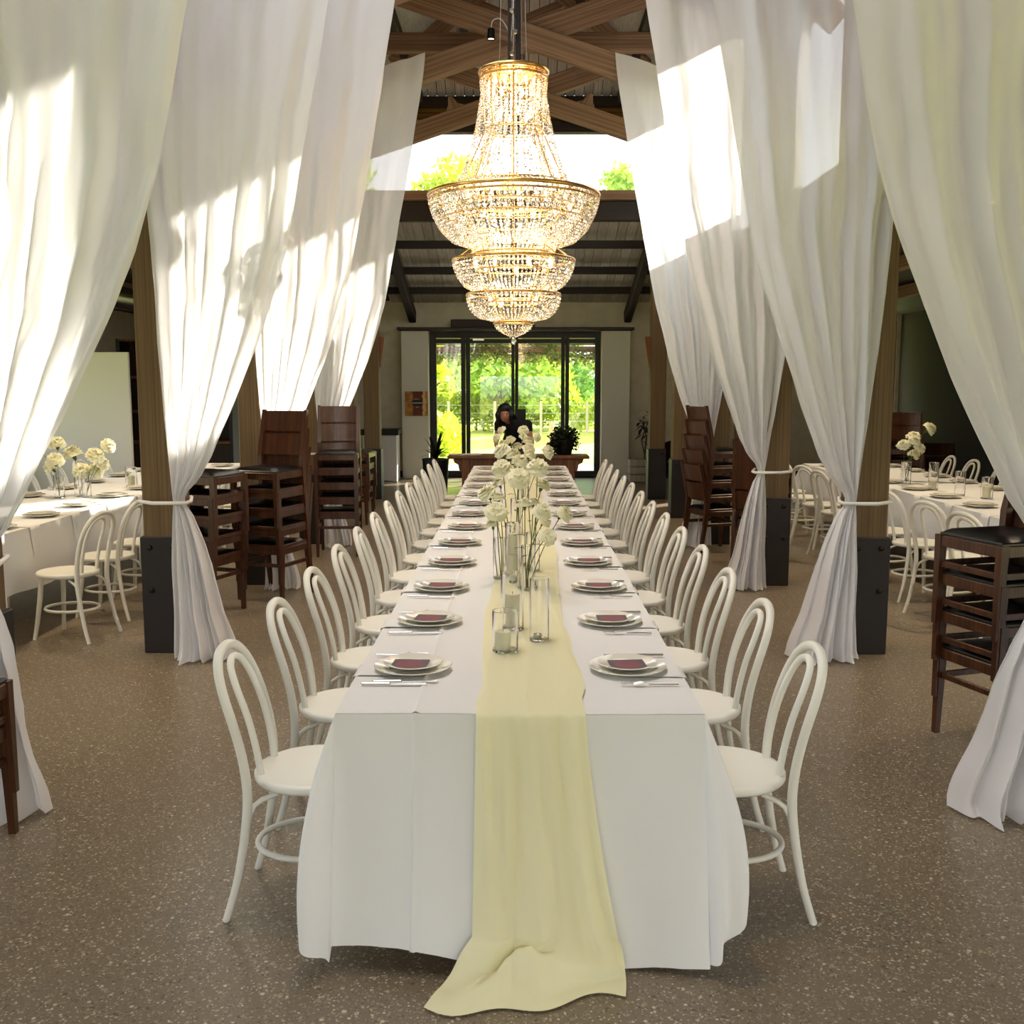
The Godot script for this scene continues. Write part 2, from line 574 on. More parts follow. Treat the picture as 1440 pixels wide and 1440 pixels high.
func build_doors() -> void:
	var zc := -19.36
	var d := Node3D.new()
	d.name = "door_1"
	d.set_meta("kind", "structure")
	add_child(d)
	for r in [[-1.68, -1.56, 0.0, 2.72], [-1.1, -1.02, 0.0, 2.62], [-1.01, -0.93, 0.0, 2.62], [-0.16, -0.1, 0.0, 2.62], [-0.09, -0.03, 0.0, 2.62], [0.77, 0.84, 0.0, 2.62], [0.85, 0.92, 0.0, 2.62], [1.4, 1.5, 0.0, 2.72]]:
		var b := MB.new()
		b.box(Vector3((r[0] + r[1]) / 2, (r[2] + r[3]) / 2, zc), Vector3(r[1] - r[0], r[3] - r[2], 0.12), 0.008)
		part("frame", b, M.frame, d)
	for r in [[2.6, 2.72], [2.5, 2.58], [0.0, 0.12]]:
		var b := MB.new()
		b.box(Vector3(-0.09, (r[0] + r[1]) / 2, zc), Vector3(3.1, r[1] - r[0], 0.1), 0.008)
		part("rail", b, M.frame, d)
	for r in [[-1.57, -1.09], [-0.94, -0.15], [-0.04, 0.78], [0.91, 1.41]]:
		var b := MB.new()
		b.box(Vector3((r[0] + r[1]) / 2, 1.3, zc), Vector3(r[1] - r[0], 2.45, 0.008))
		part("pane", b, M.glass, d)
	var cl := MB.new()
	cl.box(Vector3(-0.77, 2.57, zc + 0.09), Vector3(0.22, 0.05, 0.05), 0.008)
	part("door_closer", cl, M.chrome, d)
	# the two pale side panels, the shelf trim and the dark plank above
	for r in [[-2.19, -1.69], [1.51, 2.03]]:
		var b := MB.new()
		b.box(Vector3((r[0] + r[1]) / 2, 1.36, -19.2), Vector3(r[1] - r[0], 2.72, 0.26), 0.006)
		struct("wall_pier", b, M.panel)
	var t := MB.new()
	t.box(Vector3(-0.08, 2.755, -19.15), Vector3(4.34, 0.05, 0.4), 0.008)
	struct("trim_shelf", t, M.trim)
	t = MB.new()
	t.box(Vector3(-0.5, 2.86, -19.24), Vector3(1.55, 0.15, 0.14), 0.008)
	struct("trim_plank", t, M.trim)
	t = MB.new()
	for r in [[-7.1, -2.2], [2.04, 7.1]]:
		t.box(Vector3((r[0] + r[1]) / 2, 0.06, -19.31), Vector3(r[1] - r[0], 0.12, 0.03), 0.004)
	struct("baseboard_end", t, M.trim)
	# right aisle end window
	var win := Node3D.new()
	win.name = "window_end"
	win.set_meta("kind", "structure")
	add_child(win)
	for x in [6.43, 6.98]:
		var b := MB.new()
		b.box(Vector3(x, 1.68, -19.4), Vector3(0.07, 2.45, 0.1), 0.006)
		part("frame", b, M.frame, win)
	var wp := MB.new()
	wp.box(Vector3(6.7, 1.68, -19.42), Vector3(0.5, 2.4, 0.008))
	part("pane", wp, M.glass, win)

func build_posts() -> void:
	for row in 2:
		for k in 6:
			var x: float = (POST_XL if row == 0 else POST_XR)[k]
			var z: float = POST_Z[k]
			var side: String = ["left", "right"][row]
			var t := thing("timber_post", "square timber post in a dark steel shoe, %s from the camera in the %s row" % [ORD[k], side], "post", Vector3(x, 0, z), 0, "timber posts of the nave")
			var o := beam("shaft", Vector3(0, 0.7, 0), Vector3(0, 4.98 if k < 5 else 4.1, 0), 0.235, 0.235, M.post, t, 0.01)
			var b := MB.new()
			b.box(Vector3(0, 0.385, 0), Vector3(0.272, 0.77, 0.272), 0.006)
			part("steel_shoe", b, M.steel, t)
			var shared: ArrayMesh
			for p in [[-0.075, 0.7], [0.075, 0.7], [-0.075, 0.42], [0.075, 0.42]]:
				if shared == null:
					var bb := MB.new()
					bb.lathe([Vector2(0, -0.012), Vector2(0.016, -0.01), Vector2(0.02, 0), Vector2(0.0, 0.001)], 10)
					shared = bb.mesh()
				var bo := part("bolt", shared, M.bolt, t)
				bo.position = Vector3(p[0], p[1], 0.137)
				bo.rotation.x = -PI / 2
			o.set_meta("label", "weathered brown timber shaft")
			# sconce on the inner face
			var sc := MB.new()
			var sg := 1.0 if row == 0 else -1.0
			sc.grid(12, 8, func(u: float, v: float):
				var a: float = -PI / 2 + PI * u
				var rr: float = lerpf(0.015, 0.085, v)
				return Vector3(sg * cos(a) * rr, v * 0.46, sin(a) * rr))
			one("wall_sconce", sc, M.sconce, "tapering amber half-cone sconce on the %s post of the %s row" % [ORD[k], side], "sconce", "post sconces", Vector3(x + sg * 0.12, 2.0, z))

func build_trusses() -> void:
	for k in 5:
		var z: float = POST_Z[k]
		var t := thing("roof_truss", "scissor roof truss of crossed brown timbers, %s from the camera" % ORD[k], "truss", Vector3(0, 0, z), 0, "scissor trusses")
		var nz := 0.0
		for s in [-1, 1]:
			beam("chord", Vector3(s * 2.35, 4.6, s * 0.06), Vector3(-s * 1.62, 5.9, s * 0.06), 0.24, 0.11, M.truss, t)
			beam("rafter", Vector3(s * 2.65, 4.72, nz), Vector3(0, 7.04, nz), 0.22, 0.1, M.truss, t)
			if k == 4:
				beam("brace", Vector3(0, 6.26, 0), Vector3(s * 0.92, 6.62, 0), 0.1, 0.08, M.truss, t)
				for q in [0.42, 0.66]:
					# carved hook on the top edge of the lower chord
					var p := Vector3(s * 2.35, 4.6, 0).lerp(Vector3(0, 5.37, 0), q) + Vector3(0, 0.13, s * 0.06)
					var m := MB.new()
					var outl := [Vector2(-0.16, -0.02), Vector2(0.12, -0.02), Vector2(0.02, 0.04), Vector2(-0.02, 0.14), Vector2(-0.07, 0.15), Vector2(-0.1, 0.06)]
					extrude(m, outl, 0.1, -s)
					var o := part("carved_hook", m, M.truss, t)
					o.position = p
					o.rotation.z = -s * 0.32
		beam("king_post", Vector3(0, 5.42, 0), Vector3(0, 6.95, 0), 0.12, 0.1, M.truss, t)
	var o := beam(numbered("tie_beam"), Vector3(-1.7, 5.45, -11.75), Vector3(1.7, 5.45, -11.75), 0.2, 0.12, M.truss, self)
	tag(o, "single horizontal tie beam crossing behind the chandelier", "beam")

func extrude(m: MB, outl: Array, d: float, flip: float) -> void:
	var n := outl.size()
	var a := []
	var b := []
	for p in outl:
		a.append(Vector3(p.x * flip, p.y, d / 2))
		b.append(Vector3(p.x * flip, p.y, -d / 2))
	var tr := Geometry2D.triangulate_polygon(PackedVector2Array(outl))
	for k in range(0, tr.size(), 3):
		m.tri(a[tr[k]], a[tr[k + 1]], a[tr[k + 2]])
		m.tri(b[tr[k + 2]], b[tr[k + 1]], b[tr[k]])
	for k in n:
		var k2 := (k + 1) % n
		m.face(a[k], b[k], b[k2], a[k2])

# ------------------------------------------------------------------ drapes
const EDGE := [[5.2, 0.98], [4.85, 1.02], [4.4, 1.10], [4.0, 1.17], [3.25, 1.31], [2.8, 1.40], [2.5, 1.47], [2.0, 1.61], [1.63, 1.755], [1.3, 1.90], [1.15, 1.99], [1.05, 2.085], [1.0, 2.10], [0.93, 2.055], [0.75, 1.99], [0.6, 1.945], [0.3, 1.875], [0.08, 1.80], [0.0, 1.79]]
const OUTER := [[5.2, 2.38], [4.0, 2.36], [3.0, 2.31], [2.0, 2.255], [1.5, 2.21], [1.15, 2.175], [1.0, 2.16], [0.9, 2.165], [0.6, 2.17], [0.3, 2.16], [0.0, 2.17]]

func curve(t: Array, y: float) -> float:
	for k in t.size() - 1:
		if y <= t[k][0] and y >= t[k + 1][0]:
			var f: float = (t[k][0] - y) / (t[k][0] - t[k + 1][0])
			# Catmull-Rom for a soft line
			var p0: float = t[maxi(k - 1, 0)][1]
			var p1: float = t[k][1]
			var p2: float = t[k + 1][1]
			var p3: float = t[mini(k + 2, t.size() - 1)][1]
			return 0.5 * (2 * p1 + (p2 - p0) * f + (2 * p0 - 5 * p1 + 4 * p2 - p3) * f * f + (3 * p1 - p0 - 3 * p2 + p3) * f * f * f) if absf(p2 - p1) > 0.02 else lerpf(p1, p2, f)
	return t[0][1] if y > t[0][0] else t[t.size() - 1][1]

func curtain(k: int, row: int) -> void:
	var s := -1.0 if row == 0 else 1.0
	var zp: float = POST_Z[k] + 0.17
	var r := RandomNumberGenerator.new()
	r.seed = 100 + k * 2 + row
	var ph := r.randf() * TAU
	var ph2 := r.randf() * TAU
	var nf := 7.0 + r.randf() * 2
	var shift: float = absf((POST_XL if row == 0 else POST_XR)[k]) - 2.27
	var widen := 1.0 + r.randf_range(-0.12, 0.12)
	if k == 0 and row == 1:
		widen = 1.3
	var n1 := FastNoiseLite.new()
	n1.seed = 500 + k * 2 + row
	n1.frequency = 0.9
	var shape := func(u: float, v: float) -> Vector3:
		# v = 0 floor, 1 top; the top edge follows the truss chord up towards the ridge
		var y: float
		var ytop := 4.62 + 0.33 * (2.35 - lerpf(2.36, 1.03, u)) + 0.1
		if v < 0.3:
			y = lerpf(0.012, 1.0, v / 0.3)
		else:
			y = lerpf(1.0, ytop, pow((v - 0.3) / 0.7, 1.15))
		var yc := minf(y, 5.2)
		var xi := curve(EDGE, yc)
		var xo := curve(OUTER, yc)
		if k == 0 and y > 1.0:
			xi *= lerpf(1.0, 0.962, clampf(y - 1.0, 0.0, 1.0))
		if y < 1.0:
			xi = xo - (xo - xi) * widen
		# hanging cloth sags: near the tie the inner part swings in a belly
		var x := lerpf(xo, xi, u) + shift * clampf(1.0 - (y - 1.0) / 1.3, 0.0, 1.0)
		var gather := clampf(absf(y - 1.0) / 0.35, 0.0, 1.0)
		var high := clampf((y - 1.0) / 3.8, 0.0, 1.0)
		var amp := lerpf(0.018, 0.055, gather) * (1.0 if y < 1.0 else lerpf(1.0, 0.42, high))
		var wob := n1.get_noise_2d(u * 3.0, y * 0.8) * 1.6
		var f := sin(TAU * nf * u + ph + wob) * lerpf(0.6, 0.1, high) + sin(TAU * nf * 0.43 * u + ph2 + wob * 1.4) * 0.75
		var z := zp + amp * f
		# at the tie everything comes round the post's inner front corner
		var pull := exp(-pow((y - 1.0) / 0.28, 2.0))
		z += pull * (0.03 * sin(u * PI))
		# belly above the tie and flare below
		if y > 1.0:
			z += 0.10 * sin(clampf((y - 1.0) / 1.6, 0, 1) * PI) * u
		else:
			z += 0.22 * (1.0 - y) * (0.35 + 0.65 * sin(u * PI))
			x += sin(u * TAU * 1.5 + ph) * 0.02 * (1.0 - y)
		if y < 0.03:
			z += 0.05 * sin(u * 9.0 + ph)
		return Vector3(s * x, y, z)
	var m := MB.new()
	m.grid(110, 84, func(u: float, v: float): return shape.call(u, v) if s < 0 else shape.call(1.0 - u, v))
	var side: String = ["left", "right"][row]
	var t := thing("sheer_curtain", "white sheer curtain tied to the %s post from the camera on the %s" % [ORD[k], side], "curtain", Vector3.ZERO, 0, "tied sheer curtains")
	part("drape", m, M.sheer, t)
	# rope round post and drape
	var px: float = (POST_XL if row == 0 else POST_XR)[k]
	var q := 0.128
	var zc: float = POST_Z[k]
	var path := []
	for c in [[1, 1], [-1, 1], [-1, -1], [1, -1]]:
		path.append(Vector3(px + c[0] * q, 1.0, zc + c[1] * q))
	var e := Vector3(px - s * 0.2, 1.0, zp + 0.05)
	var e2 := Vector3(px - s * 0.05, 1.0, zp + 0.06)
	if s < 0:
		path = [path[3], path[2], path[1], e2 - Vector3(0.06, 0, 0), e2, e, e - Vector3(0, 0, 0.1)]
	else:
		path = [path[2], path[3], path[0], e2 + Vector3(0.06, 0, 0), e2, e, e - Vector3(0, 0, 0.1)]
	var rp := MB.new()
	rp.tube(path, 0.012, 8, true)
	part("tie_rope", rp, M.rope, t)

# ------------------------------------------------------------------ white bentwood chair (faces +x)
func bentwood_chair() -> Node3D:
	var t := thing("bentwood_chair", "", "chair")
	var s := MB.new()
	s.lathe([Vector2(0, 0.432), Vector2(0.17, 0.432), Vector2(0.198, 0.436), Vector2(0.206, 0.445), Vector2(0.206, 0.458), Vector2(0.2, 0.466), Vector2(0.185, 0.468), Vector2(0.165, 0.463), Vector2(0.0, 0.461)], 36)
	part("seat", s, M.chair, t)
	var h := []
	var rr := []
	# rear leg, upright and arch in one bent piece
	var left := [[-0.268, 0.0, 0.185], [-0.232, 0.12, 0.176], [-0.205, 0.26, 0.170], [-0.19, 0.38, 0.168], [-0.19, 0.46, 0.168], [-0.2, 0.55, 0.172], [-0.222, 0.65, 0.176], [-0.252, 0.745, 0.170], [-0.275, 0.81, 0.146], [-0.292, 0.855, 0.098], [-0.3, 0.875, 0.035]]
	var c := Curve3D.new()
	for p in left:
		c.add_point(Vector3(p[0], p[1], p[2]))
	var all := left.duplicate()
	for k in left.size():
		var p: Array = left[left.size() - 1 - k]
		all.append([p[0], p[1], -p[2]])
	h = smooth(all, 3)
	for p in h:
		rr.append(lerpf(0.0125, 0.0165, clampf(p.y / 0.4, 0, 1)))
	var m := MB.new()
	m.tube(h, rr, 8)
	part("back_hoop", m, M.chair, t)
	var inner := [[-0.165, 0.45, 0.082], [-0.178, 0.55, 0.088], [-0.203, 0.66, 0.09], [-0.237, 0.755, 0.086], [-0.262, 0.815, 0.062], [-0.273, 0.838, 0.022]]
	var i2 := inner.duplicate()
	for k in inner.size():
		var p: Array = inner[inner.size() - 1 - k]
		i2.append([p[0], p[1], -p[2]])
	m = MB.new()
	m.tube(smooth(i2, 3), 0.0125, 8)
	part("inner_hoop", m, M.chair, t)
	for sg in [-1, 1]:
		m = MB.new()
		m.tube([Vector3(0.125, 0.44, sg * 0.115), Vector3(0.135, 0.3, sg * 0.125), Vector3(0.155, 0.12, sg * 0.142), Vector3(0.172, 0.0, sg * 0.158)], [0.0175, 0.0175, 0.0155, 0.0125], 10)
		part("leg", m, M.chair, t)
	var ring := []
	for k in 36:
		var g := TAU * k / 36
		ring.append(Vector3(-0.02 + cos(g) * 0.182, 0.205, sin(g) * 0.162))
	m = MB.new()
	m.tube(ring, 0.0105, 7, true)
	part("ring_stretcher", m, M.chair, t)
	m = MB.new()
	for sg in [-1, 1]:
		m.tube(smooth([[-0.195, 0.3, sg * 0.168], [-0.17, 0.385, sg * 0.155], [-0.1, 0.42, sg * 0.13]], 3), 0.009, 6)
	part("seat_brace", m, M.chair, t)
	return t

func smooth(pts: Array, sub: int) -> Array:
	var out := []
	var n := pts.size()
	for k in n - 1:
		var p := []
		for j in [k - 1, k, k + 1, k + 2]:
			var q: Array = pts[clampi(j, 0, n - 1)]
			p.append(Vector3(q[0], q[1], q[2]))
		for i in sub:
			var f := float(i) / sub
			out.append(p[1].cubic_interpolate(p[2], p[0], p[3], f))
	out.append(Vector3(pts[n - 1][0], pts[n - 1][1], pts[n - 1][2]))
	return out

# ------------------------------------------------------------------ dark stacking chair (faces +z)
func walnut_chair() -> Node3D:
	var t := thing("stacking_chair", "", "chair")
	var m := MB.new()
	m.grid(10, 10, func(u: float, v: float):
		var x := (u - 0.5) * 2.0
		var z := (v - 0.5) * 2.0
		var d := maxf(absf(x), absf(z))
		return Vector3(x * 0.205, 0.452 + 0.03 * sqrt(maxf(0.0, 1.0 - pow(d, 6.0))), -z * 0.2))
	m.box(Vector3(0, 0.448, 0), Vector3(0.41, 0.02, 0.4), 0.006)
	part("seat_pad", m, M.vinyl, t)
	m = MB.new()
	m.box(Vector3(0, 0.415, 0.196), Vector3(0.36, 0.055, 0.022), 0.004)
	m.box(Vector3(0, 0.415, -0.19), Vector3(0.36, 0.055, 0.022), 0.004)
	for s in [-1, 1]:
		m.box(Vector3(s * 0.2, 0.415, 0), Vector3(0.022, 0.055, 0.37), 0.004)
	part("seat_frame", m, M.walnut, t)
	for s in [-1, 1]:
		m = MB.new()
		taper(m, [Vector3(s * 0.2, 0.445, 0.19), Vector3(s * 0.2, 0.0, 0.2)], [0.021, 0.014])
		part("leg", m, M.walnut, t)
		m = MB.new()
		taper(m, [Vector3(s * 0.2, 0.0, -0.255), Vector3(s * 0.2, 0.4, -0.195), Vector3(s * 0.2, 0.55, -0.2), Vector3(s * 0.2, 0.93, -0.28)], [0.014, 0.02, 0.02, 0.014])
		part("rear_post", m, M.walnut, t)
		m = MB.new()
		m.box(Vector3(s * 0.2, 0.3, 0), Vector3(0.016, 0.032, 0.37), 0.003)
		part("side_stretcher", m, M.walnut, t)
	m = MB.new()
	m.box(Vector3(0, 0.3, 0.19), Vector3(0.37, 0.03, 0.016), 0.003)
	part("front_stretcher", m, M.walnut, t)
	for r in [[0.755, 0.92], [0.56, 0.735]]:
		m = MB.new()
		var y0: float = r[0]
		var y1: float = r[1]
		for f in [1, -1]:
			m.grid(10, 1, func(u: float, v: float):
				var y := lerpf(y0, y1, v if f == 1 else 1.0 - v)
				var z: float = -0.2 - (y - 0.55) * 0.21 - 0.025 * sin(u * PI) + f * 0.008
				return Vector3(lerpf(-0.19, 0.19, u), y, z))
		part("back_panel", m, M.walnut, t)
	return t

func taper(m: MB, pts: Array, half: Array) -> void:   # square section leg
	var rings := []
	for k in pts.size():
		var p: Vector3 = pts[k]
		var h: float = half[k]
		rings.append([p + Vector3(-h, 0, -h), p + Vector3(h, 0, -h), p + Vector3(h, 0, h), p + Vector3(-h, 0, h)])
	var up: bool = pts[pts.size() - 1].y > pts[0].y
	for k in pts.size() - 1:
		for j in 4:
			var j2 := (j + 1) % 4
			if up:
				m.face(rings[k][j], rings[k + 1][j], rings[k + 1][j2], rings[k][j2])
			else:
				m.face(rings[k][j], rings[k][j2], rings[k + 1][j2], rings[k + 1][j])
	for e in [0, pts.size() - 1]:
		var q: Array = rings[e]
		m.face(q[0], q[1], q[2], q[3])

# ------------------------------------------------------------------ tables and cloths
func cloth_mesh(hw: float, z0: float, z1: float, drop_side: float, drop_front: float, seed_: int, crease: float, kick := 0.05) -> MB:
	# hw half width, z0 near end, z1 far end; the top lies at y = 0, the mesh is centred on x = 0
	var r := FastNoiseLite.new()
	r.seed = seed_
	r.frequency = 1.3
	var m := MB.new()
	var nx := 28
	var nz := int((z0 - z1) / 0.09)
	var xs := []
	for i in nx + 1:
		xs.append(lerpf(-hw, hw, float(i) / nx))
	if crease != 0.0:
		for d in [-0.012, -0.003, 0.003, 0.012]:
			xs.append(crease + d)
		xs.sort()
	var lift := func(x: float, z: float) -> float:
		var y := 0.0025 * r.get_noise_2d(x * 1.0, z * 2.2) + 0.0012 * sin(z * 7.0 + r.get_noise_2d(x * 2, z) * 3.0)
		if crease != 0.0 and absf(x - crease) < 0.006:
			y += 0.006
		return y
	m.grid(xs.size() - 1, nz, func(u: float, v: float):
		var x: float = xs[int(round(u * (xs.size() - 1)))]
		var z := lerpf(z0, z1, v)
		return Vector3(x, lift.call(x, z), z))
	# skirt
	var per := []   # x, z, angle of outward normal, drop, flare
	var cr := 0.012
	var side := func(a: float): per.append(a)
	var P := []
	var seg := 60
	var long := int((z0 - z1) / 0.05)
	for k in long + 1:      # left side from far to near
		P.append([-hw, lerpf(z1, z0 - cr, float(k) / long), PI, drop_side])
	var corner := func(cx: float, cz: float, a0: float, a1: float, d0: float, d1: float):
		for k in range(1, 32):
			var f := k / 32.0
			P.append([cx, cz, lerpf(a0, a1, f), lerpf(d0, d1, f), f])
	corner.call(-hw, z0, PI, PI / 2, drop_side, drop_front)
	for x in xs:
		P.append([x, z0, PI / 2, drop_front])
	corner.call(hw, z0, PI / 2, 0.0, drop_front, drop_side)
	for k in long + 1:
		P.append([hw, lerpf(z0 - cr, z1, float(k) / long), 0.0, drop_side])
	corner.call(hw, z1, 0.0, -PI / 2, drop_side, drop_front)
	for k in range(xs.size() - 1, -1, -1):
		P.append([xs[k], z1, -PI / 2, drop_front])
	corner.call(-hw, z1, -PI / 2, -PI, drop_front, drop_side)
	P.append(P[0].duplicate())
	var n := P.size() - 1
	var rows := 18
	m.grid(n, rows, func(u: float, v: float):
		var p: Array = P[int(round(u * n))]
		var t: float = v
		var nrm := Vector3(cos(p[2]), 0, sin(p[2]))
		var drop: float = p[3]
		var fl := 0.035
		var front_share := 0.0
		var is_corner: bool = p.size() > 4
		if is_corner:
			# the spare cloth of the corner: one cone that swings out, with a fold tucked behind it
			var f: float = p[4] if drop_side < drop_front else p[4]
			var w := sin(f * PI)
			fl += 0.03 * w + 0.035 * sin(f * TAU * 2.0) * w + 0.085 * w * sin(t * 2.6) / pow(maxf(t, 0.05), 1.2)
			drop += w * 0.05
		else:
			var along: float = p[0] if absf(cos(p[2])) < 0.5 else p[1]
			fl += 0.014 * sin(along * 7.3 + seed_) + 0.03 * r.get_noise_2d(along * 1.2, 3.0)
			drop += 0.012 * sin(along * 5.0)
			if absf(cos(p[2])) < 0.5:
				drop += 0.035 * p[0]
				drop += 0.02 * sin(along * 6.0 + 1.0)
		var out := fl * pow(t, 1.2) + 0.004 * sin(t * PI)
		if crease != 0.0 and not is_corner and absf(p[0] - crease) < 0.006 and sin(p[2]) > 0.5:
			out += 0.007
		var lean := Vector3(0, 0, kick * pow(t, 1.2) * sin(p[2]))
		return Vector3(p[0], -t * drop - 0.001 + (lift.call(p[0], p[1]) if t == 0.0 else 0.0), p[1]) + nrm * out + lean)
	return m

func build_main_table() -> void:
	var zc := (TABLE_N + TABLE_F) / 2
	for k in 4:
		var L := (TABLE_N - TABLE_F) / 4
		var t := thing("trestle_table", "trestle table under the long white cloth, %s of the four from the camera" % ORD[k], "table", Vector3(0, 0, TABLE_N - L * (k + 0.5)), 0, "trestle tables under the long cloth")
		var m := MB.new()
		m.box(Vector3(0, TABLE_Y - 0.025, 0), Vector3(TABLE_W * 2 - 0.02, 0.03, L - 0.02), 0.004)
		part("table_top", m, M.panel, t)
		for sx in [-1, 1]:
			for sz in [-1, 1]:
				m = MB.new()
				m.tube([Vector3(sx * 0.44, 0, sz * (L / 2 - 0.25)), Vector3(sx * 0.44, TABLE_Y - 0.04, sz * (L / 2 - 0.25))], 0.016, 8)
				part("leg", m, M.chrome, t)
	var c := cloth_mesh(TABLE_W, TABLE_N, TABLE_F, 0.43, 0.715, 3, -0.318, 0.13)
	var o := one("tablecloth", c, M.cloth, "long white tablecloth on the central table, corners hanging to the floor", "tablecloth", "", Vector3(0, TABLE_Y, 0))
	# runner: along the middle and down the front onto the floor
	var rn := FastNoiseLite.new()
	rn.seed = 9
	rn.frequency = 1.5
	var r := MB.new()
	var segs := [[TABLE_F + 0.1, TABLE_Y + 0.008], [TABLE_N - 0.01, TABLE_Y + 0.008], [TABLE_N + 0.012, TABLE_Y + 0.002], [TABLE_N + 0.022, TABLE_Y - 0.02], [TABLE_N + 0.19, 0.09], [TABLE_N + 0.21, 0.03], [TABLE_N + 0.25, 0.012], [TABLE_N + 0.325, 0.008]]
	var cum := [0.0]
	for k in range(1, segs.size()):
		cum.append(cum[k - 1] + Vector2(segs[k][0], segs[k][1]).distance_to(Vector2(segs[k - 1][0], segs[k - 1][1])))
	var total: float = cum[cum.size() - 1]
	var front := 9.46
	r.grid(44, 170, func(u: float, v: float):
		# half of the rows serve the hanging end
		var d: float = lerpf(0.0, front, v / 0.5) if v < 0.5 else lerpf(front, total, (v - 0.5) / 0.5)
		var k := 1
		while k < cum.size() - 1 and d > cum[k]:
			k += 1
		var f: float = (d - cum[k - 1]) / (cum[k] - cum[k - 1])
		var z: float = lerpf(segs[k - 1][0], segs[k][0], f)
		var y: float = lerpf(segs[k - 1][1], segs[k][1], f)
		var hang := clampf((d - 9.45) / 0.7, 0.0, 1.0)
		var xl := -0.132 + 0.012 * sin(d * 2.1)
		var xr := 0.202 - 0.018 * sin(d * 1.7 + 0.6)
		if d > 9.3:
			xl = lerpf(-0.132, -0.14, hang)
			xr = lerpf(0.2, 0.295, pow(hang, 1.5))
		var onfloor := clampf((d - 10.13) / (total - 10.13), 0.0, 1.0)
		xl -= 0.13 * onfloor
		xr += 0.01 * onfloor
		var x := lerpf(xl, xr, u)
		var fold := sin(u * 17.0 + rn.get_noise_2d(u * 2.0, d * 0.5) * 4.0) * 0.55 + sin(u * 31.0 + d * 0.6) * 0.25
		if d < 9.45:
			y += 0.003 + 0.004 * fold * (0.6 + 0.4 * sin(d * 0.9)) + 0.003
			x += 0.012 * rn.get_noise_2d(d * 1.2, u * 3)
		else:
			z += (0.010 + 0.014 * hang) * (fold + 0.6) * (1.0 - onfloor)
			# the end lies in a loose heap: rolls that die out towards the hem, which rests on the floor
			var heap := exp(-pow((u - 0.32) / 0.22, 2.0)) * 0.05 + exp(-pow((u - 0.55) / 0.12, 2.0)) * 0.035 + 0.008
			var roll := 0.5 + 0.5 * sin(onfloor * 9.0 + u * 6.0 + 2.0 * rn.get_noise_2d(u * 3.0, 7.0))
			y += sin(onfloor * PI) * heap * (0.45 + 0.9 * roll)
			z += onfloor * (0.045 * sin(u * 4.2 + 0.4) + 0.02 * sin(u * 13.0)) - 0.03 * sin(onfloor * PI) * exp(-pow((u - 0.4) / 0.2, 2.0))
			x += sin(onfloor * PI) * 0.03 * sin(u * 9.0)
		return Vector3(x, maxf(y, 0.006), z))
	one("table_runner", r, M.runner, "pale yellow sheer runner along the table middle, pooling on the floor", "table runner")

# ------------------------------------------------------------------ tableware
func disc_plate(R: float, h: float) -> MB:
	var m := MB.new()
	m.lathe([Vector2(0, 0.0), Vector2(R * 0.6, 0.0), Vector2(R * 0.66, 0.004), Vector2(R * 0.97, h - 0.003), Vector2(R, h), Vector2(R * 0.985, h + 0.002), Vector2(R * 0.7, 0.0085), Vector2(R * 0.6, 0.006), Vector2(0, 0.006)], 48)
	return m

func setting_meshes() -> Dictionary:
	var d := {}
	d.big = disc_plate(0.136, 0.018).mesh()
	d.small = disc_plate(0.104, 0.015).mesh()
	var k := MB.new()
	k.box(Vector3(0, 0.005, 0.055), Vector3(0.014, 0.008, 0.1), 0.0035)
	k.box(Vector3(0.002, 0.004, -0.055), Vector3(0.017, 0.0025, 0.12), 0.001)
	d.knife = k.mesh()
	var f := MB.new()
	f.box(Vector3(0, 0.004, 0.055), Vector3(0.011, 0.004, 0.1), 0.0018)
	f.grid(8, 10, func(u: float, v: float):
		return Vector3((u - 0.5) * lerpf(0.007, 0.024, smoothstep(0.1, 0.6, v)), 0.005 + 0.008 * sin(v * PI) * (1 - v * 0.6), 0.008 - v * 0.055))
	for t in 4:
		f.box(Vector3((t - 1.5) * 0.0065, 0.008, -0.067), Vector3(0.0034, 0.002, 0.042), 0.0008)
	d.fork = f.mesh()
	return d

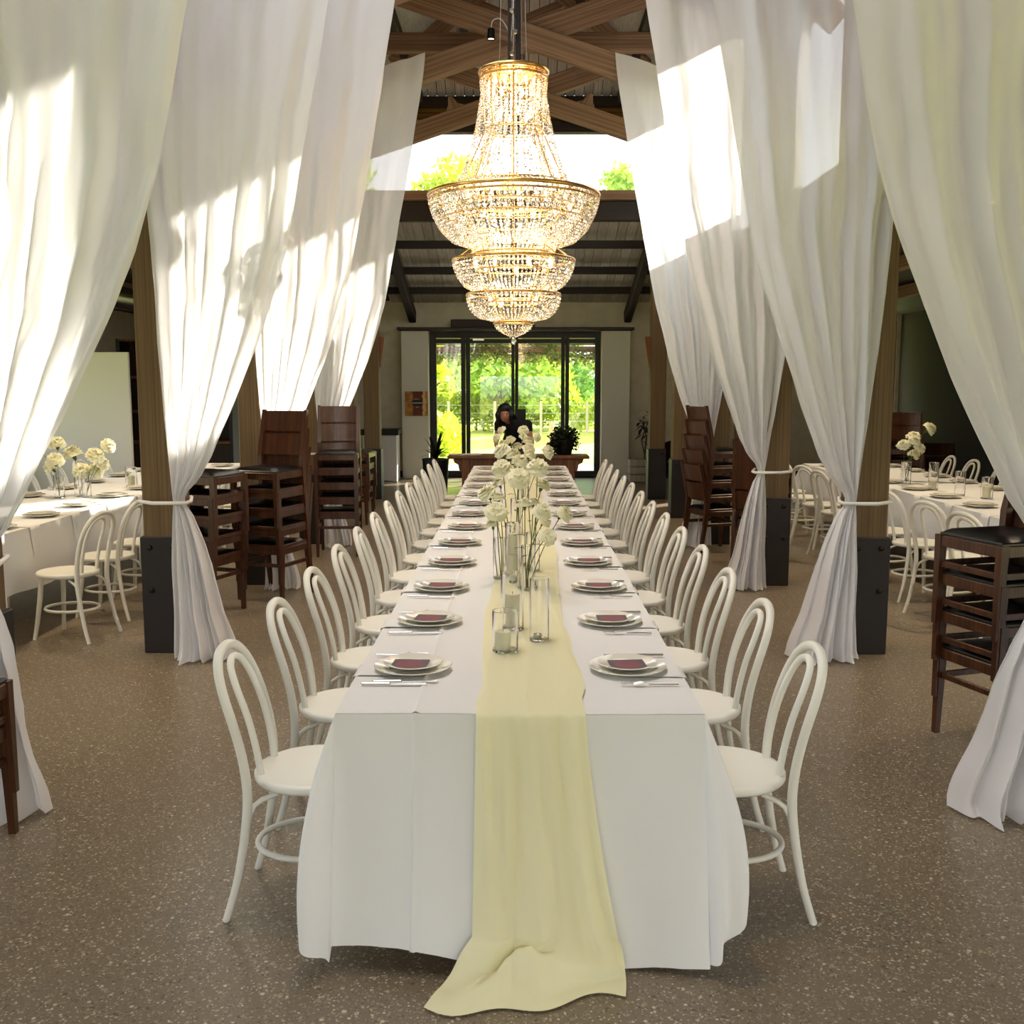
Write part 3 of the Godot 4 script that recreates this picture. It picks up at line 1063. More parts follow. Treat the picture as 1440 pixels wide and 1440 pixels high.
func place_setting(P: Dictionary, x: float, y: float, z: float, s: float, i: int, where: String, full: bool) -> void:
	# s = -1: guest on the left (-x) side
	var which: String = ORD[i] if i < ORD.size() else "farthest"
	var e := rng.randf_range(-0.012, 0.012)
	one("dinner_plate", P.big, M.china, "large white dinner plate, %s from the camera %s" % [which, where], "plate", "dinner plates", Vector3(x + e, y, z))
	one("side_plate", P.small, M.china, "smaller white plate stacked on the %s dinner plate %s" % [which, where], "plate", "stacked side plates", Vector3(x + e, y + 0.0135, z - rng.randf_range(0, 0.008)))
	if full:
		var c := thing("menu_card", "square plum menu card on the %s plate %s" % [which, where], "card", Vector3(x + e + rng.randf_range(-0.01, 0.01), y + 0.0235, z + 0.018), rng.randf_range(-0.09, 0.09) + (0.04 * s), "plum menu cards")
		part("sheet", P.card, M.card, c)
		part("print", P.print, M.cardprint, c)
	# napkin under the plate, its end over the table edge
	if full:
		one("napkin", P["nap%d" % (0 if s < 0 else 1)], M.napkin, "white napkin under the %s plate %s" % [which, where], "napkin", "draped napkins", Vector3(s * (TABLE_W), y, z + rng.randf_range(-0.015, 0.015)))
	# knife to the guest's right, fork to the left
	var kz := z + 0.185 * (1.0 if s < 0 else -1.0)
	var fz := z - 0.185 * (1.0 if s < 0 else -1.0)
	var turn := -PI / 2 if s > 0 else PI / 2
	turn = PI / 2 if s > 0 else -PI / 2
	one("knife", P.knife, M.silver, "steel table knife beside the %s plate %s" % [which, where], "knife", "table knives", Vector3(x + s * 0.05, y, kz), turn + rng.randf_range(-0.04, 0.04))
	if full and s < 0 and i == 0:
		one("knife", P.knife, M.silver, "second steel knife nearest the camera, beside the first left-hand plate", "knife", "table knives", Vector3(x + s * 0.045 + 0.03, y, kz - 0.03), turn + 0.06)
	one("fork", P.fork, M.silver, "steel table fork beside the %s plate %s" % [which, where], "fork", "table forks", Vector3(x + s * 0.05, y, fz), turn + rng.randf_range(-0.06, 0.06))

func napkin_mesh(s: float) -> ArrayMesh:
	var m := MB.new()
	m.grid(6, 16, func(u: float, v: float):
		var w: float = (u - 0.5) * 0.15
		var d: float = v * 0.42        # 0.2 on the table, the rest hanging
		var p: Vector3
		if d < 0.2:
			p = Vector3(-s * (0.2 - d), 0.001 + 0.0015 * sin(u * PI), w)
		else:
			var g := d - 0.2
			p = Vector3(s * (0.007 + 0.055 * g + 0.008 * sin(u * 7.0) * minf(1.0, g * 8)), 0.001 - maxf(0.0, g - 0.004), w * (1.0 - 0.35 * minf(1.0, g * 5)))
		return p if s < 0 else Vector3(p.x, p.y, -p.z))
	return m.mesh()

func cylinder_vase(R: float, h: float) -> MB:
	var m := MB.new()
	m.lathe([Vector2(0, 0), Vector2(R - 0.003, 0), Vector2(R, 0.003), Vector2(R, h - 0.002), Vector2(R - 0.0015, h), Vector2(R - 0.003, h - 0.002), Vector2(R - 0.0032, 0.012), Vector2(R - 0.006, 0.009), Vector2(0, 0.008)], 40)
	return m

func candle(R: float, h: float) -> Array:
	var m := MB.new()
	m.lathe([Vector2(0, 0), Vector2(R - 0.002, 0), Vector2(R, 0.002), Vector2(R, h - 0.004), Vector2(R - 0.004, h), Vector2(R * 0.5, h - 0.003), Vector2(0, h - 0.004)], 28)
	var w := MB.new()
	w.tube([Vector3(0, h - 0.005, 0), Vector3(0.001, h + 0.008, 0)], 0.0012, 5)
	return [m.mesh(), w.mesh()]

func place_candle(at: Vector3, R: float, h: float, label: String) -> void:
	var a := candle(R, h)
	var t := thing("pillar_candle", label, "candle", at)
	part("wax", a[0], M.wax, t)
	part("wick", a[1], M.wick, t)

# ------------------------------------------------------------------ flowers
func bloom_mesh(seed_: int) -> ArrayMesh:
	var r := RandomNumberGenerator.new()
	r.seed = seed_
	var m := MB.new()
	# petals stand all over a ball, tight in the middle and loose outside
	var n := 30
	for k in n:
		var f := (k + 0.5) / n
		var pol := acos(1.0 - 1.55 * f)            # 0 at the tip, past the equator at the base
		var az := k * 2.39996 + r.randf_range(-0.25, 0.25)
		var nrm := Vector3(sin(pol) * cos(az), cos(pol), sin(pol) * sin(az))
		var tang := Vector3(cos(pol) * cos(az), -sin(pol), cos(pol) * sin(az))
		var side := nrm.cross(tang)
		var wid := lerpf(0.012, 0.024, f) * r.randf_range(0.85, 1.2)
		var len := lerpf(0.014, 0.024, f) * r.randf_range(0.85, 1.2)
		var lift := lerpf(0.024, 0.036, f) * r.randf_range(0.9, 1.12)
		var rp := r.randf() * TAU
		var root := Vector3(0, 0.024, 0)
		m.grid(5, 4, func(u: float, v: float):
			# v = 0 hidden inside, 1 at the frilled rim that turns outwards
			var w: float = (u - 0.5) * 2.0 * wid * (0.45 + 0.55 * v)
			var up: float = lift * lerpf(0.35, 1.0, v) - 0.006 * pow(absf(u - 0.5) * 2.0, 2.0) + 0.0025 * sin(u * 14.0 + rp) * v
			return root + nrm * up + side * w - tang * (len * (0.5 - v * 0.55) + 0.002 * cos(u * 12.0 + rp) * v))
	# calyx side left open; the stem carries the green cup
	return m.mesh()

func place_flower(base: Vector3, head: Vector3, scale_: float, blooms: Array, label: String, group: String, face := Vector3.ZERO, leafy := false) -> void:
	var t := thing("white_flower", label, "flower", base, 0, group)
	var h := head - base
	var bend := Vector3(rng.randf_range(-0.02, 0.02), 0, rng.randf_range(-0.02, 0.02))
	var pts := []
	for k in 7:
		var f := k / 6.0
		pts.append(h * Vector3(f * f * 0.7 + f * 0.3, f, f * f * 0.7 + f * 0.3) + bend * sin(f * PI))
	var m := MB.new()
	m.tube(pts, [0.0026, 0.0025, 0.0024, 0.0023, 0.0022, 0.0022, 0.0024], 6)
	var dir: Vector3 = (pts[6] - pts[5]).normalized() + face
	dir = dir.normalized()
	part("stem", m, M.stem, t)
	m = MB.new()
	m.lathe([Vector2(0.0, -0.014 * scale_), Vector2(0.006 * scale_, -0.008 * scale_), Vector2(0.011 * scale_, 0.004), Vector2(0.0125 * scale_, 0.014 * scale_)], 8)
	var cx := part("calyx", m, M.stem, t)
	scale_ *= 1.55
	var b := part("bloom", blooms[rng.randi() % blooms.size()], M.petal, t)
	var x := dir.cross(Vector3.BACK).normalized()
	var bs := Basis(x, dir, x.cross(dir)).orthonormalized() * Basis(Vector3.UP, rng.randf() * TAU)
	b.transform = Transform3D(bs.scaled(Vector3.ONE * scale_), h)
	cx.transform = Transform3D(bs, h - dir * 0.002)
	if leafy:
		for q in 2:
			m = MB.new()
			var f := 0.55 + 0.2 * q
			var p: Vector3 = pts[int(f * 6)]
			var az := rng.randf() * TAU
			var o := Vector3(cos(az), 0.35, sin(az)).normalized()
			var sd := o.cross(Vector3.UP).normalized()
			m.grid(4, 5, func(u: float, v: float):
				return p + o * v * 0.06 + sd * (u - 0.5) * 0.022 * sin(v * PI) + Vector3(0, -0.02 * v * v + 0.004 * absf(u - 0.5), 0))
			part("leaf", m, M.stem, t)

func build_centrepieces(blooms: Array) -> void:
	var y := TABLE_Y + 0.013
	# near group of cylinders
	var V := [[-0.054, -3.72, 0.048, 0.155, "short wide glass cylinder with a candle, nearest the camera"],
		[-0.03, -4.06, 0.046, 0.235, "tall glass cylinder just behind the short one"],
		[0.076, -3.88, 0.038, 0.245, "tall narrow glass cylinder holding a tea light"],
		[-0.035, -5.0, 0.036, 0.31, "glass cylinder holding a raised pillar candle between the flowers"],
		[-0.1, -5.15, 0.036, 0.21, "glass vase of ivory flowers left of the raised candle"],
		[0.04, -4.85, 0.034, 0.22, "glass vase of ivory flowers right of the raised candle"],
		[-0.03, -5.5, 0.038, 0.22, "glass vase of ivory flowers right behind the raised candle"],
		[0.07, -5.35, 0.036, 0.21, "second glass vase of ivory flowers on the right"],
		[-0.02, -6.7, 0.04, 0.24, "glass vase of ivory flowers at the middle of the runner"],
		[0.03, -8.4, 0.04, 0.24, "glass vase of ivory flowers beyond the middle one"],
		[-0.02, -10.5, 0.04, 0.24, "glass vase of ivory flowers farthest along the runner"]]
	for a in V:
		one("glass_cylinder", cylinder_vase(a[2], a[3]), M.vase, a[4], "vase", "", Vector3(a[0], y, a[1]))
	place_candle(Vector3(-0.062, y + 0.009, -3.715), 0.029, 0.07, "ivory pillar candle in the short glass nearest the camera")
	place_candle(Vector3(-0.03, y + 0.009, -4.06), 0.03, 0.14, "tall ivory pillar candle in the cylinder behind the short one")
	place_candle(Vector3(-0.035, y + 0.157, -5.0), 0.023, 0.1, "ivory pillar candle raised on a block among the flower vases")
	var b := MB.new()
	b.lathe([Vector2(0, 0.0), Vector2(0.024, 0.0), Vector2(0.026, 0.002), Vector2(0.026, 0.145), Vector2(0.024, 0.147), Vector2(0, 0.147)], 28)
	one("candle_block", b, M.wax, "pale round block under the raised candle", "candle block", "", Vector3(-0.035, y + 0.009, -5.0))
	var tl := MB.new()
	tl.lathe([Vector2(0, 0), Vector2(0.0165, 0), Vector2(0.017, 0.018), Vector2(0.0155, 0.018), Vector2(0.0155, 0.013), Vector2(0, 0.013)], 24)
	one("tea_light", tl, M.chrome, "small metal tea light in the narrow cylinder", "tea light", "", Vector3(0.07, y + 0.009, -3.88))
	# flowers: [vase x, vase z, head x, head y above table, head z, scale]
	var F := [[-0.1, -5.15, -0.112, 0.357, -5, 1.07], [-0.1, -5.15, -0.152, 0.426, -5.15, 0.94], [-0.1, -5.15, -0.108, 0.389, -5.3, 0.70], [-0.1, -5.15, -0.136, 0.265, -5.2, 0.69], [0.04, -4.85, 0.024, 0.404, -4.9, 0.73], [0.04, -4.85, 0.091, 0.378, -4.8, 0.91], [0.04, -4.85, 0.108, 0.327, -4.9, 0.65], [0.04, -4.85, 0.189, 0.374, -4.8, 0.87], [0.04, -4.85, 0.115, 0.285, -4.7, 0.85], [0.04, -4.85, 0.065, 0.412, -4.95, 0.57], [-0.03, -5.5, -0.086, 0.532, -5.4, 1.03], [-0.03, -5.5, -0.008, 0.490, -5.3, 1.14], [-0.03, -5.5, -0.106, 0.439, -5.6, 0.74], [0.07, -5.35, 0.090, 0.536, -5.3, 1.10], [0.07, -5.35, 0.110, 0.443, -5.4, 0.85], [0.07, -5.35, 0.045, 0.518, -5.45, 0.72], [-0.02, -6.7, -0.096, 0.544, -6.6, 1.09], [-0.02, -6.7, -0.003, 0.465, -6.7, 1.05], [-0.02, -6.7, -0.036, 0.503, -6.8, 1.01], [-0.02, -6.7, 0.053, 0.496, -6.9, 0.91], [-0.02, -6.7, 0.159, 0.550, -6.6, 0.93], [0.03, -8.4, 0.064, 0.458, -8.3, 1.03], [0.03, -8.4, -0.061, 0.512, -8.4, 0.97], [0.03, -8.4, -0.012, 0.457, -8.5, 0.91], [0.03, -8.4, 0.062, 0.492, -8.6, 1.00], [0.03, -8.4, 0.028, 0.597, -8.4, 0.90], [-0.02, -10.5, -0.162, 0.510, -10.5, 0.95], [-0.02, -10.5, -0.209, 0.446, -10.4, 0.95], [-0.02, -10.5, -0.159, 0.379, -10.6, 0.79], [-0.02, -10.5, 0.025, 0.436, -10.5, 0.87], [-0.02, -10.5, 0.150, 0.449, -10.4, 0.95]]
	var names := {-5.15: "in the near left vase", -4.85: "in the nearest right vase", -5.5: "in the vase behind the raised candle", -5.35: "in the second right vase", -6.7: "in the middle vase of the runner", -8.4: "in the vase beyond the middle one", -10.5: "in the farthest vase"}
	var byvase := {}
	for f in F:
		if not byvase.has(f[1]):
			byvase[f[1]] = []
		byvase[f[1]].append(f)
	for zz in byvase:
		var l: Array = byvase[zz]
		l.sort_custom(func(p, q): return p[3] > q[3])
		for k in l.size():
			var f: Array = l[k]
			var rank: String = "tallest" if k == 0 else ORD[k] + " tallest"
			place_flower(Vector3(f[0] + rng.randf_range(-0.015, 0.015), y + 0.012, f[1] + rng.randf_range(-0.015, 0.015)), Vector3(f[2], TABLE_Y + f[3], f[4]), f[5], blooms, "ruffled ivory flower %s, %s" % [names[zz], rank], "ivory flowers on the long table", Vector3((f[2] - f[0]) * 5.0, 0, 0.25), k % 3 == 1)

# ------------------------------------------------------------------ chandelier
func build_chandelier() -> void:
	var C := Vector3(-0.045, 0, -7.4)
	var t := thing("crystal_chandelier", "huge tiered crystal chandelier with gilt rings, lit, over the long table", "chandelier", C)
	var rings := [[0.232, 3.885, 0.016], [0.226, 3.845, 0.01], [0.395, 3.12, 0.012], [0.595, 3.055, 0.014], [0.59, 3.02, 0.008], [0.427, 2.615, 0.011], [0.329, 2.38, 0.009], [0.139, 2.185, 0.008]]
	for a in rings:
		var pts := []
		for k in 64:
			pts.append(Vector3(cos(TAU * k / 64) * a[0], a[1], sin(TAU * k / 64) * a[0]))
		var m := MB.new()
		m.tube(pts, a[2], 8, true)
		part("gilt_ring", m, M.gold, t)
	# hoops and ribs of the frame inside
	for a in [[0.33, 3.0], [0.45, 2.98], [0.5, 2.9], [0.26, 2.55], [0.28, 2.66], [0.2, 2.32], [0.2, 3.5]]:
		var pts := []
		for k in 40:
			pts.append(Vector3(cos(TAU * k / 40) * a[0], a[1], sin(TAU * k / 40) * a[0]))
		var m := MB.new()
		m.tube(pts, 0.007, 6, true)
		part("frame_hoop", m, M.gold, t)
	for k in 8:
		var g := TAU * k / 8
		var d := Vector3(cos(g), 0, sin(g))
		var m := MB.new()
		m.tube([d * 0.22 + Vector3(0, 3.87, 0), d * 0.2 + Vector3(0, 3.5, 0), d * 0.36 + Vector3(0, 3.14, 0), d * 0.58 + Vector3(0, 3.05, 0)], 0.006, 6)
		m.tube([d * 0.52 + Vector3(0, 2.95, 0), d * 0.28 + Vector3(0, 2.72, 0), d * 0.42 + Vector3(0, 2.62, 0)], 0.006, 6)
		m.tube([d * 0.3 + Vector3(0, 2.7, 0), d * 0.2 + Vector3(0, 2.4, 0), d * 0.08 + Vector3(0, 2.18, 0)], 0.005, 6)
		part("frame_rib", m, M.gold, t)
	# suspension
	var m := MB.new()
	m.box(Vector3(0.03, 5.5, 0), Vector3(0.035, 3.3, 0.035), 0.004)
	m.box(Vector3(-0.03, 5.5, 0.02), Vector3(0.022, 3.3, 0.022), 0.004)
	part("hanger_rod", m, M.black, t)
	m = MB.new()
	m.tube([Vector3(0, 3.9, 0.03), Vector3(0, 4.6, 0.035), Vector3(0.01, 7.0, 0.03)], 0.006, 6)
	for s in [[-0.1, 0], [0.09, 0.05], [0.06, -0.1]]:
		m.tube([Vector3(s[0], 3.88, s[1]), Vector3(s[0] * 0.7, 5.0, s[1]), Vector3(s[0] * 0.5, 7.0, s[1])], 0.0025, 5)
	part("suspension_wire", m, M.chrome, t)
	m = MB.new()
	for k in 9:
		m.box(Vector3(0.012 * (1 if k % 2 else -1), 4.0 + k * 0.14, 0.04), Vector3(0.03, 0.03, 0.03), 0.006)
	part("connector", m, M.chrome, t)
	m = MB.new()
	m.lathe([Vector2(0, 3.86), Vector2(0.2, 3.86), Vector2(0.22, 3.875), Vector2(0.06, 3.9), Vector2(0.03, 3.96), Vector2(0, 3.97)], 32)
	part("top_plate", m, M.gold, t)
	# crystals: strands follow the outline of each tier
	var prism := MB.new()
	for k in 6:
		var a := Vector3(cos(TAU * k / 6), 0, sin(TAU * k / 6))
		var b := Vector3(cos(TAU * (k + 1) / 6), 0, sin(TAU * (k + 1) / 6))
		prism.tri(a + Vector3(0, 0.25, 0), Vector3(0, 1, 0) , b + Vector3(0, 0.25, 0))
		prism.face(b + Vector3(0, 0.25, 0), b - Vector3(0, 0.25, 0), a - Vector3(0, 0.25, 0), a + Vector3(0, 0.25, 0))
		prism.tri(b - Vector3(0, 0.25, 0), Vector3(0, -1, 0), a - Vector3(0, 0.25, 0))
	var bead := prism.mesh()
	var prof := {
		"canopy": [[Vector2(0.232, 3.86), Vector2(0.222, 3.735), Vector2(0.25, 3.57), Vector2(0.287, 3.41), Vector2(0.338, 3.25), Vector2(0.396, 3.12)], 54, 0.0215, 0.009, Vector2(1, 1.05)],
		"canopy_inner": [[Vector2(0.18, 3.8), Vector2(0.17, 3.6), Vector2(0.21, 3.4), Vector2(0.27, 3.2), Vector2(0.34, 3.08)], 30, 0.03, 0.01, Vector2(1, 1.3)],
		"shoulder": [[Vector2(0.4, 3.12), Vector2(0.5, 3.085), Vector2(0.597, 3.06)], 92, 0.024, 0.0095, Vector2(1, 1)],
		"basket": [[Vector2(0.597, 3.05), Vector2(0.588, 2.99), Vector2(0.565, 2.92), Vector2(0.515, 2.825), Vector2(0.435, 2.75), Vector2(0.3, 2.705)], 112, 0.0235, 0.0092, Vector2(1, 1.15)],
		"basket_inner": [[Vector2(0.5, 3.03), Vector2(0.46, 2.92), Vector2(0.38, 2.8), Vector2(0.27, 2.72)], 60, 0.034, 0.011, Vector2(0.9, 1.5)],
		"neck": [[Vector2(0.285, 2.7), Vector2(0.28, 2.66), Vector2(0.285, 2.6)], 56, 0.024, 0.009, Vector2(1, 1)],
		"second_tier": [[Vector2(0.43, 2.605), Vector2(0.42, 2.56), Vector2(0.395, 2.5), Vector2(0.35, 2.44), Vector2(0.28, 2.402)], 84, 0.0225, 0.009, Vector2(1, 1.2)],
		"third_tier": [[Vector2(0.331, 2.372), Vector2(0.324, 2.32), Vector2(0.3, 2.265), Vector2(0.245, 2.218), Vector2(0.14, 2.195)], 66, 0.0225, 0.009, Vector2(1, 1.2)],
		"bottom_tier": [[Vector2(0.14, 2.178), Vector2(0.12, 2.145), Vector2(0.085, 2.115), Vector2(0.03, 2.085)], 30, 0.021, 0.009, Vector2(1, 1.2)]}
	var r := RandomNumberGenerator.new()
	r.seed = 42
	for name_ in prof:
		var a: Array = prof[name_]
		var line: Array = a[0]
		var L := 0.0
		for k in line.size() - 1:
			L += line[k].distance_to(line[k + 1])
		var cnt := int(L / a[2])
		var sets := [[], [], []]
		for s in a[1]:
			var g: float = TAU * s / a[1]
			for k in cnt + 1:
				var d := L * k / cnt
				var q := 0
				while q < line.size() - 2 and d > line[q].distance_to(line[q + 1]):
					d -= line[q].distance_to(line[q + 1])
					q += 1
				var p: Vector2 = line[q].lerp(line[q + 1], d / line[q].distance_to(line[q + 1]))
				var td: Vector2 = (line[q + 1] - line[q]).normalized()
				var yy := Vector3(td.x * cos(g), td.y, td.x * sin(g))
				var xx := Vector3(-sin(g), 0, cos(g))
				var bs := Basis(xx, yy, xx.cross(yy)) * Basis(Vector3.UP, r.randf() * TAU)
				var w: float = minf(a[3], p.x * TAU / a[1] * 0.38)
				bs = bs * Basis.from_scale(Vector3(w, a[2] * 0.44 * a[4].y, w))
				var roll := r.randf()
				var kind := 0 if roll < 0.55 else (1 if roll < 0.96 else 2)
				sets[kind].append(Transform3D(bs, Vector3(p.x * cos(g), p.y, p.x * sin(g))))
		for q in 3:
			var mm := MultiMesh.new()
			mm.transform_format = MultiMesh.TRANSFORM_3D
			mm.mesh = bead
			mm.instance_count = sets[q].size()
			for k in sets[q].size():
				mm.set_instance_transform(k, sets[q][k])
			var o := MultiMeshInstance3D.new()
			o.name = "%s_%s" % [name_, ["crystals", "facets", "amber_beads"][q]]
			o.multimesh = mm
			o.material_override = [M.crystal, M.mirrorbead, M.amberbead][q]
			o.set_meta("kind", "stuff")
			t.add_child(o, true)
	m = MB.new()
	m.lathe([Vector2(0, 2.03), Vector2(0.012, 2.036), Vector2(0.02, 2.055), Vector2(0.012, 2.073), Vector2(0, 2.08)], 8)
	part("finial_drop", m, M.crystal, t)
	# bulbs and the light they give
	var bm := MB.new()
	bm.lathe([Vector2(0, -0.03), Vector2(0.008, -0.025), Vector2(0.014, 0.0), Vector2(0.01, 0.022), Vector2(0, 0.04)], 10)
	var bmesh := bm.mesh()
	for a in [[14, 0.17, 3.8], [6, 0.12, 3.6], [14, 0.42, 3.0], [7, 0.27, 2.58], [5, 0.17, 2.33]]:
		for k in a[0]:
			var g: float = TAU * (k + 0.3) / a[0]
			var o := part("bulb", bmesh, M.bulb, t)
			o.position = Vector3(cos(g) * a[1], a[2], sin(g) * a[1])
	for a in [[3.7, 0.1, 1.1], [2.95, 0.3, 1.5], [2.5, 0.2, 0.8]]:
		var l := OmniLight3D.new()
		l.name = "chandelier_lamp"
		l.light_color = Color(1.0, 0.88, 0.7)
		l.light_energy = a[2] * CHAND
		l.light_size = a[1]
		l.omni_range = 30
		l.omni_attenuation = 2
		l.shadow_enabled = true
		t.add_child(l, true)
		l.position = Vector3(0, a[0], 0)

const CHAND := 0.6

# ------------------------------------------------------------------ person
func net(bones: Array, cell: float, blend: float) -> MB:
	var lo := Vector3.ONE * 1e9
	var hi := -lo
	for b in bones:
		var r: float = maxf(b[2], b[3]) + cell * 3
		for p in [b[0], b[1]]:
			lo = lo.min(p - Vector3.ONE * r)
			hi = hi.max(p + Vector3.ONE * r)
	var n := Vector3i(((hi - lo) / cell).ceil()) + Vector3i.ONE
	var f := PackedFloat32Array()
	f.resize(n.x * n.y * n.z)
	f.fill(1.0)
	for b in bones:
		var A: Vector3 = b[0]
		var B: Vector3 = b[1]
		var r: float = maxf(b[2], b[3]) + blend + cell * 2
		var c0 := Vector3i(((A.min(B) - Vector3.ONE * r - lo) / cell).floor()).clamp(Vector3i.ZERO, n - Vector3i.ONE)
		var c1 := Vector3i(((A.max(B) + Vector3.ONE * r - lo) / cell).ceil()).clamp(Vector3i.ZERO, n - Vector3i.ONE)
		var ab := B - A
		var l2 := maxf(ab.length_squared(), 1e-9)
		for z in range(c0.z, c1.z + 1):
			for y in range(c0.y, c1.y + 1):
				for x in range(c0.x, c1.x + 1):
					var p := lo + Vector3(x, y, z) * cell
					var h := clampf((p - A).dot(ab) / l2, 0, 1)
					var d := p.distance_to(A + ab * h) - lerpf(b[2], b[3], h)
					var at := (z * n.y + y) * n.x + x
					var o := f[at]
					var k := maxf(blend - absf(o - d), 0.0) / blend
					f[at] = minf(o, d) - k * k * blend * 0.25
	var m := MB.new()
	var id := PackedInt32Array()
	id.resize(f.size())
	id.fill(-1)
	for z in n.z - 1:
		for y in n.y - 1:
			for x in n.x - 1:
				var at := (z * n.y + y) * n.x + x
				var neg := 0
				var s := Vector3.ZERO
				var cnt := 0
				var q := []
				for k in 8:
					var v := f[at + (k & 1) + ((k >> 1) & 1) * n.x + (k >> 2) * n.x * n.y]
					q.append(v)
					if v < 0:
						neg += 1
				if neg == 0 or neg == 8:
					continue
				for e in [[0, 1], [2, 3], [4, 5], [6, 7], [0, 2], [1, 3], [4, 6], [5, 7], [0, 4], [1, 5], [2, 6], [3, 7]]:
					var a: float = q[e[0]]
					var b: float = q[e[1]]
					if (a < 0) != (b < 0):
						var h := a / (a - b)
						var pa := Vector3(e[0] & 1, (e[0] >> 1) & 1, e[0] >> 2)
						var pb := Vector3(e[1] & 1, (e[1] >> 1) & 1, e[1] >> 2)
						s += pa.lerp(pb, h)
						cnt += 1
				id[at] = m.v.size()
				m.v.append(lo + (Vector3(x, y, z) + s / cnt) * cell)
				m.uv.append(Vector2.ZERO)
	var st := [1, n.x, n.x * n.y]
	for z in range(1, n.z - 1):
		for y in range(1, n.y - 1):
			for x in range(1, n.x - 1):
				var at := (z * n.y + y) * n.x + x
				for ax in 3:
					var a := f[at]
					var b := f[at + st[ax]]
					if (a < 0) == (b < 0):
						continue
					var u: int = st[(ax + 1) % 3]
					var w: int = st[(ax + 2) % 3]
					var q := [id[at - u - w], id[at - w], id[at], id[at - u]]
					if q.min() < 0:
						continue
					if a < 0:
						m.ix.append_array(PackedInt32Array([q[0], q[2], q[1], q[0], q[3], q[2]]))
					else:
						m.ix.append_array(PackedInt32Array([q[0], q[1], q[2], q[0], q[2], q[3]]))
	return m

